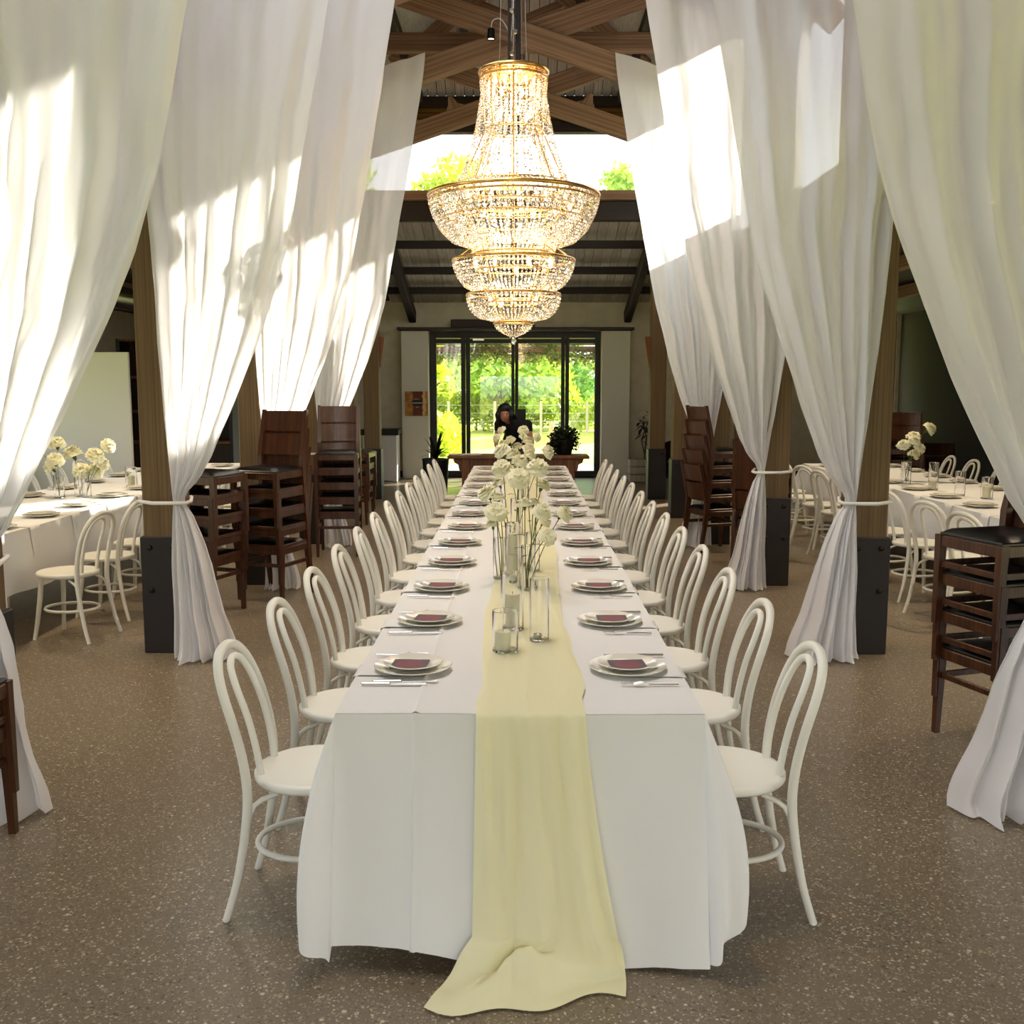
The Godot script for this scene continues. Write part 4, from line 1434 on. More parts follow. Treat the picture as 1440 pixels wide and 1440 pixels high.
func build_person() -> void:
	var t := thing("person", "person in black leaning on the far console table, head bowed", "person", Vector3(-0.1, 0, -15.25))
	var V := func(x, y, z): return Vector3(x, y, z)
	var hip := Vector3(0.02, 0.92, -0.28)
	var chest := Vector3(0.0, 1.13, -0.02)
	var neck := Vector3(-0.07, 1.24, 0.1)
	var head := Vector3(-0.12, 1.31, 0.19)
	var shl := Vector3(-0.2, 1.16, 0.02)
	var shr := Vector3(0.21, 1.15, 0.02)
	var ell := Vector3(-0.25, 0.93, 0.12)
	var elr := Vector3(0.27, 0.92, 0.12)
	var hal := Vector3(-0.24, 0.785, 0.34)
	var har := Vector3(0.25, 0.785, 0.34)
	var body := [[hip, chest, 0.125, 0.125], [shl, shr, 0.055, 0.055], [chest, neck, 0.09, 0.05], [neck, head, 0.05, 0.055],
		[head + Vector3(0, 0.045, -0.02), head + Vector3(0, -0.02, 0.03), 0.085, 0.07], [head + Vector3(0, -0.02, 0.03), head + Vector3(0, -0.07, 0.045), 0.062, 0.038],
		[shl, ell, 0.05, 0.038], [ell, hal, 0.036, 0.025], [shr, elr, 0.05, 0.038], [elr, har, 0.036, 0.025]]
	for s in [-1, 1]:
		body.append([hip + Vector3(s * 0.09, 0, 0), Vector3(s * 0.1, 0.5, -0.24), 0.09, 0.055])
		body.append([Vector3(s * 0.1, 0.5, -0.24), Vector3(s * 0.1, 0.08, -0.3), 0.055, 0.035])
		body.append([Vector3(s * 0.1, 0.045, -0.3), Vector3(s * 0.11, 0.035, -0.14), 0.04, 0.03])
	part("body", net(body, 0.016, 0.04), M.skin, t)
	# hands: palm, four fingers and a thumb flat on the table
	for s in [-1, 1]:
		var w: Vector3 = hal if s < 0 else har
		var hb := [[w, w + Vector3(0, -0.018, 0.06), 0.025, 0.02]]
		for k in 4:
			var x := (k - 1.5) * 0.019
			var L: float = [0.05, 0.062, 0.058, 0.045][k]
			var a := w + Vector3(x, -0.018, 0.06)
			var b := a + Vector3(x * 0.2, -0.004, L * 0.5)
			hb.append([a, b, 0.0095, 0.009])
			hb.append([b, b + Vector3(0, -0.008, L * 0.5), 0.009, 0.008])
		hb.append([w + Vector3(-s * 0.015, -0.008, 0.02), w + Vector3(-s * 0.045, -0.02, 0.055), 0.012, 0.009])
		hb.append([w + Vector3(-s * 0.045, -0.02, 0.055), w + Vector3(-s * 0.052, -0.024, 0.08), 0.009, 0.008])
		part("hand", net(hb, 0.006, 0.01), M.skin, t)
	var face := MB.new()
	# nose and brow are part of the head; eyes and mouth as small inlays
	part("nose", net([[head + Vector3(0, 0.015, 0.094), head + Vector3(0, -0.03, 0.112), 0.009, 0.015]], 0.005, 0.01), M.skin, t)
	for s in [-1, 1]:
		part("eye", net([[head + Vector3(s * 0.032 - 0.009, 0.01, 0.087), head + Vector3(s * 0.032 + 0.009, 0.008, 0.085), 0.009, 0.008]], 0.004, 0.01), M.hair, t)
		part("ear", net([[head + Vector3(s * 0.084, 0.02, -0.01), head + Vector3(s * 0.08, -0.02, 0.0), 0.014, 0.01]], 0.005, 0.01), M.skin, t)
	part("mouth", net([[head + Vector3(-0.02, -0.066, 0.089), head + Vector3(0.02, -0.066, 0.089), 0.008, 0.008]], 0.004, 0.01), M.sconce, t)
	var dress := [[hip, chest, 0.15, 0.138], [shl, shr, 0.066, 0.066], [chest, chest.lerp(neck, 0.45), 0.1, 0.07],
		[shl, shl.lerp(ell, 0.32), 0.066, 0.062], [shr, shr.lerp(elr, 0.32), 0.066, 0.062],
		[hip, Vector3(0.02, 0.52, -0.26), 0.16, 0.19]]
	part("dress", net(dress, 0.02, 0.05), M.dress, t)
	var hair := [[head + Vector3(0, 0.085, 0.02), head + Vector3(0, 0.07, -0.05), 0.068, 0.085], [head + Vector3(0, 0.07, -0.03), head + Vector3(0, 0.05, -0.06), 0.09, 0.085]]
	for s in [-1, 1]:
		hair.append([head + Vector3(s * 0.055, 0.07, 0.0), head + Vector3(s * 0.095, -0.01, 0.03), 0.05, 0.04])
		hair.append([head + Vector3(s * 0.095, -0.01, 0.03), head + Vector3(s * 0.1, -0.12, 0.02), 0.04, 0.028])
		hair.append([head + Vector3(s * 0.06, 0.03, -0.08), neck + Vector3(s * 0.08, 0.0, -0.06), 0.06, 0.05])
	part("hair", net(hair, 0.014, 0.04), M.hair, t)

# ------------------------------------------------------------------ plants
func leaf_mesh() -> ArrayMesh:
	var m := MB.new()
	m.tri(Vector3(0, 0, 0), Vector3(0.32, 0.05, 0.5), Vector3(0, 0.0, 1))
	m.tri(Vector3(0, 0, 0), Vector3(0, 0, 1), Vector3(-0.32, 0.05, 0.5))
	return m.mesh()

func foliage(parent: Node3D, called: String, blobs: Array, n: int, size: float, lo: Color, hi: Color, seed_: int, mate: Material = null) -> void:
	# blobs: [centre, radii]; leaves sit in the outer shell of each blob
	var r := RandomNumberGenerator.new()
	r.seed = seed_
	var mm := MultiMesh.new()
	mm.transform_format = MultiMesh.TRANSFORM_3D
	mm.use_colors = true
	mm.mesh = leaf_mesh()
	mm.instance_count = n
	for k in n:
		var b: Array = blobs[r.randi() % blobs.size()]
		var d := Vector3(r.randfn(), r.randfn(), r.randfn()).normalized()
		var p: Vector3 = b[0] + d * b[1] * pow(r.randf(), 0.4)
		var bs := Basis.from_euler(Vector3(r.randf_range(-1.2, 1.2), r.randf() * TAU, r.randf_range(-1, 1)))
		mm.set_instance_transform(k, Transform3D(bs.scaled(Vector3.ONE * size * r.randf_range(0.6, 1.3)), p))
		mm.set_instance_color(k, lo.lerp(hi, r.randf()))
	var o := MultiMeshInstance3D.new()
	o.name = called
	o.multimesh = mm
	o.material_override = mate if mate else M.leaf
	o.set_meta("kind", "stuff")
	parent.add_child(o, true)

func tree(label: String, x: float, z: float, h: float, w: float, n: int, lo: Color, hi: Color, seed_: int, group := "trees beyond the lawn", low := 0.0) -> void:
	var t := thing("tree", label, "tree", Vector3(x, -0.1, z), 0, group)
	var r := RandomNumberGenerator.new()
	r.seed = seed_
	var m := MB.new()
	m.tube([Vector3(0, 0, 0), Vector3(0.1, h * 0.3, 0), Vector3(-0.1, h * 0.6, 0.1), Vector3(0, h * 0.85, 0)], [0.16, 0.13, 0.09, 0.03], 8)
	for k in 5:
		var g := r.randf() * TAU
		var y := h * r.randf_range(0.3, 0.7)
		m.tube([Vector3(0, y, 0), Vector3(cos(g) * w * 0.3, y + h * 0.1, sin(g) * w * 0.3), Vector3(cos(g) * w * 0.6, y + h * 0.2, sin(g) * w * 0.6)], [0.07, 0.05, 0.02], 6)
	part("trunk", m, M.bark, t)
	var blobs := []
	for k in 12:
		var g := r.randf() * TAU
		var y := lerpf(low + 0.12 * h, h * 0.9, float(k) / 11)
		var q := w * 0.55 * sqrt(r.randf())
		var s := r.randf_range(0.3, 0.5) * w
		blobs.append([Vector3(cos(g) * q, y, sin(g) * q), Vector3(s, s * 0.75, s)])
	foliage(t, "foliage", blobs, n, 0.34, lo * 1.25, hi * 1.25, seed_ + 1)

func build_outside() -> void:
	var g := MB.new()
	g.box(Vector3(0, -0.4, -20), Vector3(240, 0.5, 240))
	struct("floor_lawn", g, M.lawn)
	g = MB.new()
	g.box(Vector3(0, -0.12, -21.2), Vector3(16, 0.16, 3.2))
	struct("floor_veranda", g, M.paving)
	g = MB.new()
	g.box(Vector3(0, -0.12, 7.0), Vector3(26, 0.16, 8.2))
	struct("floor_terrace", g, M.paving)
	# veranda roof beyond the doors with a vine on its edge
	var vr := MB.new()
	slab(vr, Vector3(-7, 2.92, -19.6), Vector3(7, 2.92, -19.6), Vector3(0, -0.34, -3.0), Vector3(0, 0.1, 0))
	var v := one("veranda_roof", vr, M.darkbeam, "dark veranda roof outside the glass doors", "roof")
	for k in 7:
		beam("veranda_rafter", Vector3(-6 + k * 2, 2.86, -19.6), Vector3(-6 + k * 2, 2.53, -22.5), 0.08, 0.1, M.truss, v)
	beam("veranda_beam", Vector3(-6.9, 2.5, -22.45), Vector3(6.9, 2.5, -22.45), 0.12, 0.14, M.truss, v)
	var vine := thing("climbing_vine", "leafy vine hanging along the veranda edge outside the doors", "vine", Vector3(0, 0, -22.5))
	var blobs := []
	for k in 40:
		blobs.append([Vector3(-3.5 + k * 0.18, 2.42 + rng.randf_range(-0.16, 0.05), rng.randf_range(-0.2, 0.2)), Vector3(0.2, 0.12 + rng.randf() * 0.12, 0.2)])
	blobs.append([Vector3(1.75, 2.1, 0), Vector3(0.4, 0.4, 0.2)])
	blobs.append([Vector3(1.9, 1.5, 0), Vector3(0.25, 0.6, 0.2)])
	foliage(vine, "foliage", blobs, 5200, 0.09, Color(0.06, 0.09, 0.02), Color(0.25, 0.3, 0.07), 61)
	var st := MB.new()
	st.tube([Vector3(1.8, -0.1, 0), Vector3(1.85, 1.2, 0.03), Vector3(1.7, 2.3, 0), Vector3(0, 2.45, 0), Vector3(-3, 2.45, 0)], 0.03, 6)
	part("stem", st, M.bark, vine)
	# trees
	var T := [["broad yellow-green tree left of the lawn, seen through the left door pane", -2.9, -27.0, 3.6, 1.5, 5000, Color(0.36, 0.46, 0.03), Color(0.68, 0.74, 0.09), 0.0],
		["tall bright green tree behind the middle of the doors", -0.9, -41.0, 9.5, 3.2, 9000, Color(0.2, 0.36, 0.06), Color(0.52, 0.64, 0.16), 0.0],
		["blue-green tree in the haze right of the middle door", 1.8, -44.0, 8.0, 3.2, 8000, Color(0.2, 0.4, 0.16), Color(0.45, 0.62, 0.3), 0.0],
		["tall lime tree behind the right door pane", 4.2, -38.0, 8.6, 3.0, 8000, Color(0.24, 0.42, 0.05), Color(0.55, 0.68, 0.15), 0.0],
		["tall tree at far left whose top shows in the high window", -6.3, -39.0, 10.2, 2.9, 8000, Color(0.26, 0.38, 0.08), Color(0.58, 0.66, 0.2), 0.0],
		["slim tall tree whose crown shows right in the high window", 4.6, -47.0, 12.0, 2.0, 6000, Color(0.24, 0.38, 0.1), Color(0.5, 0.62, 0.22), 0.0],
		["thin crowned tree left of the chandelier in the high window", -3.0, -46.0, 12.2, 2.3, 5200, Color(0.3, 0.4, 0.06), Color(0.62, 0.66, 0.18), 0.0],
		["green tree at the far right edge of the garden", 8.5, -42.0, 8.0, 3.5, 7000, Color(0.2, 0.36, 0.08), Color(0.5, 0.62, 0.2), 0.0],
		["rounded green tree at the far left of the garden", -9.5, -42.0, 8.4, 3.6, 7000, Color(0.22, 0.38, 0.06), Color(0.54, 0.62, 0.16), 0.0]]
	for k in T.size():
		var a: Array = T[k]
		tree(a[0], a[1], a[2], a[3], a[4], a[5], a[6], a[7], 300 + k * 7, "trees beyond the lawn", a[8])
	for k in 9:
		var hd := thing("hedge_shrub", "low yellow-green hedge shrub along the far lawn edge, %s from the left" % ["first", "second", "third", "fourth", "fifth", "sixth", "seventh", "eighth", "ninth"][k], "shrub", Vector3(-7.0 + k * 1.75, -0.1, -41.5 + rng.randf_range(-0.4, 0.4)), 0, "hedge along the lawn")
		var bl := []
		for j in 5:
			bl.append([Vector3(rng.randf_range(-0.8, 0.8), rng.randf_range(0.5, 1.3), rng.randf_range(-0.4, 0.4)), Vector3(0.7, 0.55, 0.5)])
		foliage(hd, "foliage", bl, 1500, 0.2, Color(0.3, 0.42, 0.04), Color(0.64, 0.7, 0.14), 400 + k)
		var s2 := MB.new()
		s2.tube([Vector3(0, 0, 0), Vector3(0.03, 0.9, 0)], [0.05, 0.02], 6)
		part("stem", s2, M.bark, hd)
	for k in 8:
		var p := MB.new()
		p.box(Vector3(0, 0.55, 0), Vector3(0.1, 1.3, 0.1), 0.01)
		one("fence_post", p, M.fence, "pale wooden fence post on the lawn, %s from the left" % ["first", "second", "third", "fourth", "fifth", "sixth", "seventh", "eighth"][k], "fence post", "posts of the garden fence", Vector3(-6.2 + k * 1.75, -0.1, -39.0))
	var fw := MB.new()
	for y in [0.35, 0.65, 0.95]:
		fw.tube([Vector3(-6.4, y, -39.06), Vector3(6.2, y, -39.06)], 0.008, 5)
	one("fence_wire", fw, M.chrome, "thin wires strung along the garden fence posts", "wire")
	var fp := MB.new()
	fp.box(Vector3(0, 0.45, 0), Vector3(0.11, 1.0, 0.11), 0.01)
	one("garden_post", fp, M.fence, "short pale post standing alone on the lawn right of the person", "post", "", Vector3(0.75, -0.1, -24.5))

# ------------------------------------------------------------------ furniture along the far end
func build_far_end(blooms: Array) -> void:
	# console table
	var t := thing("console_table", "long brown wooden console table in front of the glass doors", "table", Vector3(-0.02, 0, -14.62))
	var m := MB.new()
	m.box(Vector3(0, 0.725, 0), Vector3(2.0, 0.045, 0.5), 0.008)
	part("table_top", m, M.redwood, t)
	m = MB.new()
	m.box(Vector3(0, 0.625, 0.2), Vector3(1.55, 0.16, 0.025), 0.004)
	m.box(Vector3(0, 0.625, -0.2), Vector3(1.55, 0.16, 0.025), 0.004)
	part("apron", m, M.redwood, t)
	for sx in [-1, 1]:
		for sz in [-1, 1]:
			m = MB.new()
			m.box(Vector3(sx * 0.74, 0.35, sz * 0.19), Vector3(0.115, 0.7, 0.07), 0.008)
			part("leg", m, M.redwood, t)
		m = MB.new()
		var outl := [Vector2(0, 0), Vector2(0.13, 0), Vector2(0.115, -0.05), Vector2(0.06, -0.08), Vector2(0.045, -0.16), Vector2(0, -0.17)]
		if sx < 0:
			var o2 := []
			for p in outl:
				o2.append(Vector2(-p.x, p.y))
			o2.reverse()
			outl = o2
		extrude(m, outl, 0.04, 1.0)
		var br := part("scroll_bracket", m, M.redwood, t)
		br.position = Vector3(sx * 0.79, 0.7, 0.19)
	# papers and small objects on it
	for k in 3:
		var p := MB.new()
		p.box(Vector3(0, 0.004, 0), Vector3(0.2, 0.008 + 0.01 * k, 0.14), 0.001)
		one("paper_stack", p, M.paper, ["white paper lying on the left end of the console table", "white papers on the console table beside the lone sheet", "thicker white paper pile on the console table"][k], "paper", "papers on the console table", Vector3([-0.92, -0.78, -0.66][k], 0.749, -14.6), 0.3 * k)
	# bush in a dark pot
	t = thing("potted_bush", "round dark leafy bush in a pot on the console table", "potted plant", Vector3(0.64, 0.748, -14.68))
	m = MB.new()
	m.lathe([Vector2(0, 0), Vector2(0.1, 0), Vector2(0.135, 0.2), Vector2(0.14, 0.21), Vector2(0.12, 0.21), Vector2(0, 0.18)], 20)
	part("pot", m, M.black, t)
	foliage(t, "foliage", [[Vector3(0, 0.28, 0), Vector3(0.2, 0.14, 0.18)], [Vector3(-0.09, 0.22, 0.05), Vector3(0.13, 0.15, 0.13)], [Vector3(0.1, 0.2, 0.02), Vector3(0.12, 0.16, 0.13)], [Vector3(-0.17, 0.1, 0.08), Vector3(0.08, 0.1, 0.08)]], 1500, 0.05, Color(0.008, 0.014, 0.006), Color(0.04, 0.06, 0.02), 71)
	# spiky plant at the left end
	t = thing("spiky_plant", "dark strappy plant in a pot left of the console table", "potted plant", Vector3(-1.26, 0.0, -15.3))
	m = MB.new()
	m.lathe([Vector2(0, 0), Vector2(0.16, 0), Vector2(0.2, 0.62), Vector2(0.21, 0.64), Vector2(0.18, 0.64), Vector2(0, 0.6)], 20)
	part("pot", m, M.black, t)
	var lr := RandomNumberGenerator.new()
	lr.seed = 8
	for k in 26:
		m = MB.new()
		var g := lr.randf() * TAU
		var o := Vector3(cos(g), 0, sin(g))
		var L := lr.randf_range(0.25, 0.5)
		var tilt := lr.randf_range(0.2, 1.1)
		var sd := Vector3(-sin(g), 0, cos(g))
		m.grid(2, 7, func(u: float, v: float):
			return Vector3(0, 0.62, 0) + o * sin(tilt * (0.6 + 0.6 * v)) * L * v + Vector3.UP * cos(tilt * (0.5 + 0.9 * v)) * L * v + sd * (u - 0.5) * 0.045 * sin((v * 0.85 + 0.12) * PI))
		part("leaf", m, M.leafdark, t)
	# dark sign board by the person
	m = MB.new()
	m.box(Vector3(0, 0.16, 0), Vector3(0.14, 0.32, 0.015), 0.003)
	m.box(Vector3(0, 0.005, 0), Vector3(0.14, 0.01, 0.09), 0.003)
	var sb := one("sign_board", m, M.black, "small upright black board on a black pillar right of the person", "sign", "", Vector3(0.02, 1.05, -15.72))
	m = MB.new()
	m.box(Vector3(0, 0.52, 0), Vector3(0.16, 1.04, 0.16), 0.006)
	one("pedestal", m, M.black, "slim black pedestal behind the console table", "pedestal", "", Vector3(0.02, 0, -15.72))
	# painting
	var p := thing("painting", "small square abstract painting in ochre and rust on the left pier", "painting", Vector3(-1.915, 1.39, -19.055))
	m = MB.new()
	m.box(Vector3.ZERO, Vector3(0.42, 0.45, 0.025), 0.003)
	part("canvas", m, paint_mat(), p)
	# white cabinet at left
	t = thing("white_cabinet", "white cabinet with a dark top against the end wall, left", "cabinet", Vector3(-2.52, 0, -18.6))
	m = MB.new()
	m.box(Vector3(0, 0.42, 0), Vector3(0.62, 0.84, 0.5), 0.006)
	part("body", m, M.white, t)
	m = MB.new()
	m.box(Vector3(0, 0.89, 0), Vector3(0.7, 0.1, 0.55), 0.006)
	part("worktop", m, M.black, t)
	for s in [-1, 1]:
		m = MB.new()
		m.box(Vector3(s * 0.152, 0.42, 0.256), Vector3(0.29, 0.78, 0.014), 0.003)
		var d := part("door", m, M.white, t)
		m = MB.new()
		m.box(Vector3(s * 0.04, 0.6, 0.27), Vector3(0.012, 0.12, 0.014), 0.003)
		part("handle", m, M.chrome, d)
	# planter and plant on the right
	t = thing("planter_crate", "pale timber planter crate with a dark slender plant, right of the doors", "planter", Vector3(2.25, 0, -18.5))
	for k in 3:
		m = MB.new()
		m.box(Vector3(0, 0.07 + k * 0.135, 0), Vector3(0.56, 0.125, 0.36), 0.006)
		part("plank", m, M.crate, t)
	m = MB.new()
	m.tube([Vector3(0, 0.4, 0), Vector3(0.03, 0.8, 0), Vector3(-0.04, 1.1, 0.02)], [0.015, 0.012, 0.008], 6)
	m.tube([Vector3(0.02, 0.4, 0), Vector3(-0.06, 0.75, 0.03), Vector3(0.08, 1.15, 0)], [0.012, 0.01, 0.006], 6)
	part("stem", m, M.bark, t)
	for k in 46:
		m = MB.new()
		var g := lr.randf() * TAU
		var o := Vector3(cos(g), lr.randf_range(-0.3, 0.5), sin(g)).normalized()
		var sd := o.cross(Vector3.UP).normalized()
		var c := Vector3(lr.randf_range(-0.1, 0.1), lr.randf_range(0.75, 1.3), lr.randf_range(-0.08, 0.08))
		m.grid(2, 5, func(u: float, v: float):
			return c + o * v * 0.2 + sd * (u - 0.5) * 0.055 * sin((v * 0.9 + 0.08) * PI) - Vector3.UP * v * v * 0.07)
		part("leaf", m, M.leafdark, t)
	# left aisle: cream screen and bar shelving behind
	t = thing("partition_screen", "tall cream partition screen behind the left side table", "screen", Vector3(-5.95, 0, -13.7), 0.03)
	m = MB.new()
	m.box(Vector3(0, 1.09, 0), Vector3(1.5, 2.16, 0.06), 0.006)
	part("panel", m, M.panel, t)
	m = MB.new()
	for s in [-1, 1]:
		m.box(Vector3(s * 0.6, 0.02, 0), Vector3(0.06, 0.04, 0.4), 0.005)
	part("foot", m, M.black, t)
	t = thing("bar_shelf", "dark reddish wooden bar shelf beyond the cream screen", "shelf", Vector3(-5.0, 0, -15.1), 0.0)
	m = MB.new()
	m.box(Vector3(0, 1.2, -0.2), Vector3(1.6, 2.4, 0.03), 0.004)
	part("back", m, M.trim, t)
	for s in [-1, 1]:
		m = MB.new()
		m.box(Vector3(s * 0.8, 1.2, 0), Vector3(0.05, 2.4, 0.42), 0.004)
		part("side", m, M.black, t)
	for y in [0.9, 1.35, 1.85, 2.38]:
		m = MB.new()
		m.box(Vector3(0, y, 0), Vector3(1.56, 0.035, 0.4), 0.004)
		part("shelf_board", m, M.redwood, t)
	m = MB.new()
	m.box(Vector3(0, 0.45, 0), Vector3(1.54, 0.86, 0.38), 0.004)
	part("cupboard", m, M.darkbeam, t)
	m = MB.new()
	m.box(Vector3(0, 0.09, 0), Vector3(0.24, 0.18, 0.2), 0.006)
	one("carton", m, M.crate, "small tan carton on the bar shelf", "box", "", Vector3(-5.2, 0.918, -15.05), 0.1)
	for k in 5:
		m = MB.new()
		m.lathe([Vector2(0, 0), Vector2(0.034, 0), Vector2(0.036, 0.01), Vector2(0.036, 0.17), Vector2(0.014, 0.22), Vector2(0.013, 0.29), Vector2(0, 0.29)], 14)
		one("wine_bottle", m, M.black, "dark wine bottle on the bar shelf, %s from the left" % ["first", "second", "third", "fourth", "fifth"][k], "bottle", "bottles on the bar shelf", Vector3(-5.55 + k * 0.2, 1.37, -15.06))
	# duct under the left aisle ceiling
	m = MB.new()
	m.tube([Vector3(-4.9, 2.8, -8.0), Vector3(-4.9, 2.8, -15.0)], 0.14, 20)
	one("air_duct", m, M.chrome, "metal air duct under the left aisle ceiling", "duct")
	# brown wicker tub chair on the right behind the posts
	t = thing("tub_armchair", "brown rounded tub armchair behind the far right posts", "armchair", Vector3(2.75, 0, -17.2), PI)
	m = MB.new()
	m.lathe([Vector2(0, 0.18), Vector2(0.3, 0.18), Vector2(0.33, 0.24), Vector2(0.33, 0.42), Vector2(0.28, 0.46), Vector2(0, 0.45)], 24)
	part("seat", m, M.trim, t)
	m = MB.new()
	for f in [0, 1]:
		m.grid(24, 6, func(u: float, v: float):
			var g: float = PI * (-0.15 + 1.3 * (u if f == 0 else 1.0 - u))
			var R: float = 0.36 + 0.04 * v + (0.05 if f == 0 else 0.0)
			return Vector3(cos(g) * R, 0.18 + v * (0.4 + 0.22 * sin(g)), sin(g) * R))
	part("backrest", m, M.trim, t)
	for k in 4:
		m = MB.new()
		m.tube([Vector3([-0.2, 0.2, 0.2, -0.2][k], 0, [0.2, 0.2, -0.2, -0.2][k]), Vector3([-0.2, 0.2, 0.2, -0.2][k], 0.2, [0.2, 0.2, -0.2, -0.2][k])], 0.02, 8)
		part("leg", m, M.black, t)

func paint_mat() -> StandardMaterial3D:
	var s := 128
	var n := FastNoiseLite.new()
	n.seed = 15
	n.frequency = 0.03
	var im := Image.create(s, s, false, Image.FORMAT_RGB8)
	for y in s:
		for x in s:
			var fx := float(x) / s
			var fy := float(y) / s
			var w := n.get_noise_2d(x, y)
			var c := Color(0.78, 0.58, 0.26).lerp(Color(0.62, 0.4, 0.14), clampf(w + 0.4, 0, 1))
			var a := 0.3 + 0.12 * absf(fy - 0.5) + w * 0.05
			if fx > 0.38 - 0.12 * absf(fy - 0.5) and fx < 0.76 + w * 0.06:
				c = Color(0.42, 0.19, 0.07)
			if fx > 0.76 + w * 0.06 and fx < 0.9 + w * 0.1:
				c = Color(0.9, 0.76, 0.48)
			var e := Vector2((fx - 0.53) / 0.24, (fy - 0.52) / 0.2).length() + w * 0.3
			if e < 1.0:
				c = Color(0.16, 0.13, 0.14) if int(fy * 24) % 4 != 0 else Color(0.75, 0.68, 0.6)
			im.set_pixel(x, y, c)
	var m := mat(Color.WHITE, 0.6)
	m.albedo_texture = ImageTexture.create_from_image(im)
	return m

# ------------------------------------------------------------------ side tables
func side_table(row: int, chair: Node3D, P: Dictionary, blooms: Array) -> void:
	var s := -1.0 if row == 0 else 1.0
	var side: String = ["left", "right"][row]
	var x: float = s * (4.0 if row == 0 else 4.14)
	var z0 := -6.6
	var z1 := -13.0
	var t := thing("side_table", "long dining table under a white cloth in the %s aisle" % side, "table", Vector3(x, 0, 0))
	var m := MB.new()
	m.box(Vector3(0, TABLE_Y - 0.025, (z0 + z1) / 2), Vector3(1.08, 0.03, z0 - z1 - 0.02), 0.004)
	part("table_top", m, M.panel, t)
	for k in 4:
		for sx in [-1, 1]:
			m = MB.new()
			m.tube([Vector3(sx * 0.42, 0, z0 - 0.4 - k * 1.85), Vector3(sx * 0.42, TABLE_Y - 0.04, z0 - 0.4 - k * 1.85)], 0.016, 8)
			part("leg", m, M.chrome, t)
	one("tablecloth", cloth_mesh(0.55, z0, z1, 0.42, 0.62, 11 + row, 0.0), M.cloth, "white tablecloth on the long table in the %s aisle" % side, "tablecloth", "", Vector3(x, TABLE_Y, 0))
	for k in 9:
		var z := z0 - 0.4 - k * 0.68
		copy(chair, "white bentwood chair on the nave side of the %s aisle table, %s from the camera" % [side, ORD[k]], Vector3(x - s * 0.86, 0, z + rng.randf_range(-0.03, 0.03)), (PI if s < 0 else 0.0) + rng.randf_range(-0.16, 0.16) + (-0.3 if row == 0 else 0.3), "chairs of the %s aisle table" % side)
		copy(chair, "white bentwood chair on the outer side of the %s aisle table, %s from the camera" % [side, ORD[k]], Vector3(x + s * 0.8, 0, z + rng.randf_range(-0.03, 0.03)), (0.0 if s < 0 else PI) + rng.randf_range(-0.1, 0.1), "chairs of the %s aisle table" % side)
		for q in [-1, 1]:
			var where := "on the %s side, %s aisle table" % ["nave" if q * s < 0 else "outer", side]
			var px: float = x + q * 0.37
			one("dinner_plate", P.big, M.china, "large white dinner plate, %s from the camera %s" % [ORD[k], where], "plate", "dinner plates in the %s aisle" % side, Vector3(px, TABLE_Y + 0.006, z))
			one("side_plate", P.small, M.china, "smaller white plate on the %s dinner plate %s" % [ORD[k], where], "plate", "stacked plates in the %s aisle" % side, Vector3(px, TABLE_Y + 0.0195, z))
			if q * s < 0:
				one("napkin", P["nap%d" % (0 if q < 0 else 1)], M.napkin, "white napkin over the edge at the %s place %s" % [ORD[k], where], "napkin", "napkins in the %s aisle" % side, Vector3(x + q * 0.55, TABLE_Y + 0.003, z - 0.17))
	# centre: flowers, glass, candles
	var y := TABLE_Y + 0.004
	var zf := -8.95 if row == 0 else -10.3
	var V := [[-0.06, zf, 0.045, 0.2], [0.07, zf - 0.12, 0.045, 0.17], [0.16, zf - 0.05, 0.04, 0.22], [0.2, zf - 1.0, 0.055, 0.19], [0.28, zf - 1.35, 0.05, 0.28]] if row == 0 else [[-0.25, zf, 0.045, 0.22], [-0.15, zf - 0.3, 0.045, 0.2], [-0.18, zf + 1.1, 0.045, 0.22], [-0.05, zf + 1.35, 0.05, 0.19], [-0.22, zf + 0.6, 0.045, 0.26]]
	for k in V.size():
		one("glass_cylinder", cylinder_vase(V[k][2], V[k][3]), M.vase, "glass cylinder on the %s aisle table, %s of its cluster" % [side, ORD[k]], "vase", "glass cylinders in the %s aisle" % side, Vector3(x + V[k][0], y, V[k][1]))
	place_candle(Vector3(x + V[3][0], y + 0.009, V[3][1]), 0.035, 0.1, "short ivory candle in a glass on the %s aisle table" % side)
	place_candle(Vector3(x + V[4][0], y + 0.009, V[4][1]), 0.032, 0.07, "squat ivory candle in the taller glass on the %s aisle table" % side)
	var F := [[0, -0.2, 0.42, 1.4], [0, -0.06, 0.44, 1.4], [0, -0.05, 0.3, 1.5], [0, -0.12, 0.24, 1.3], [1, 0.03, 0.34, 1.6], [1, 0.1, 0.2, 1.5], [1, 0.18, 0.21, 1.4], [2, 0.24, 0.33, 1.6], [2, 0.27, 0.27, 1.3], [2, 0.36, 0.44, 1.3]] if row == 0 else [[0, -0.3, 0.36, 1.3], [0, -0.22, 0.4, 1.2], [1, -0.1, 0.42, 1.4], [1, -0.05, 0.32, 1.2], [1, 0.02, 0.52, 1.4], [0, -0.18, 0.26, 1.2]]
	for k in F.size():
		var f: Array = F[k]
		var v: Array = V[f[0]]
		place_flower(Vector3(x + v[0], y + 0.012, v[1]), Vector3(x + f[1], TABLE_Y + f[2], v[1] + rng.randf_range(-0.06, 0.06)), f[3], blooms, "ivory flower on the %s aisle table, %s of its bunch from the left" % [side, ORD[k] if k > 0 else "first"], "ivory flowers in the %s aisle" % side, Vector3((f[1] - v[0]) * 3.0, 0, 0.3), k == 7)

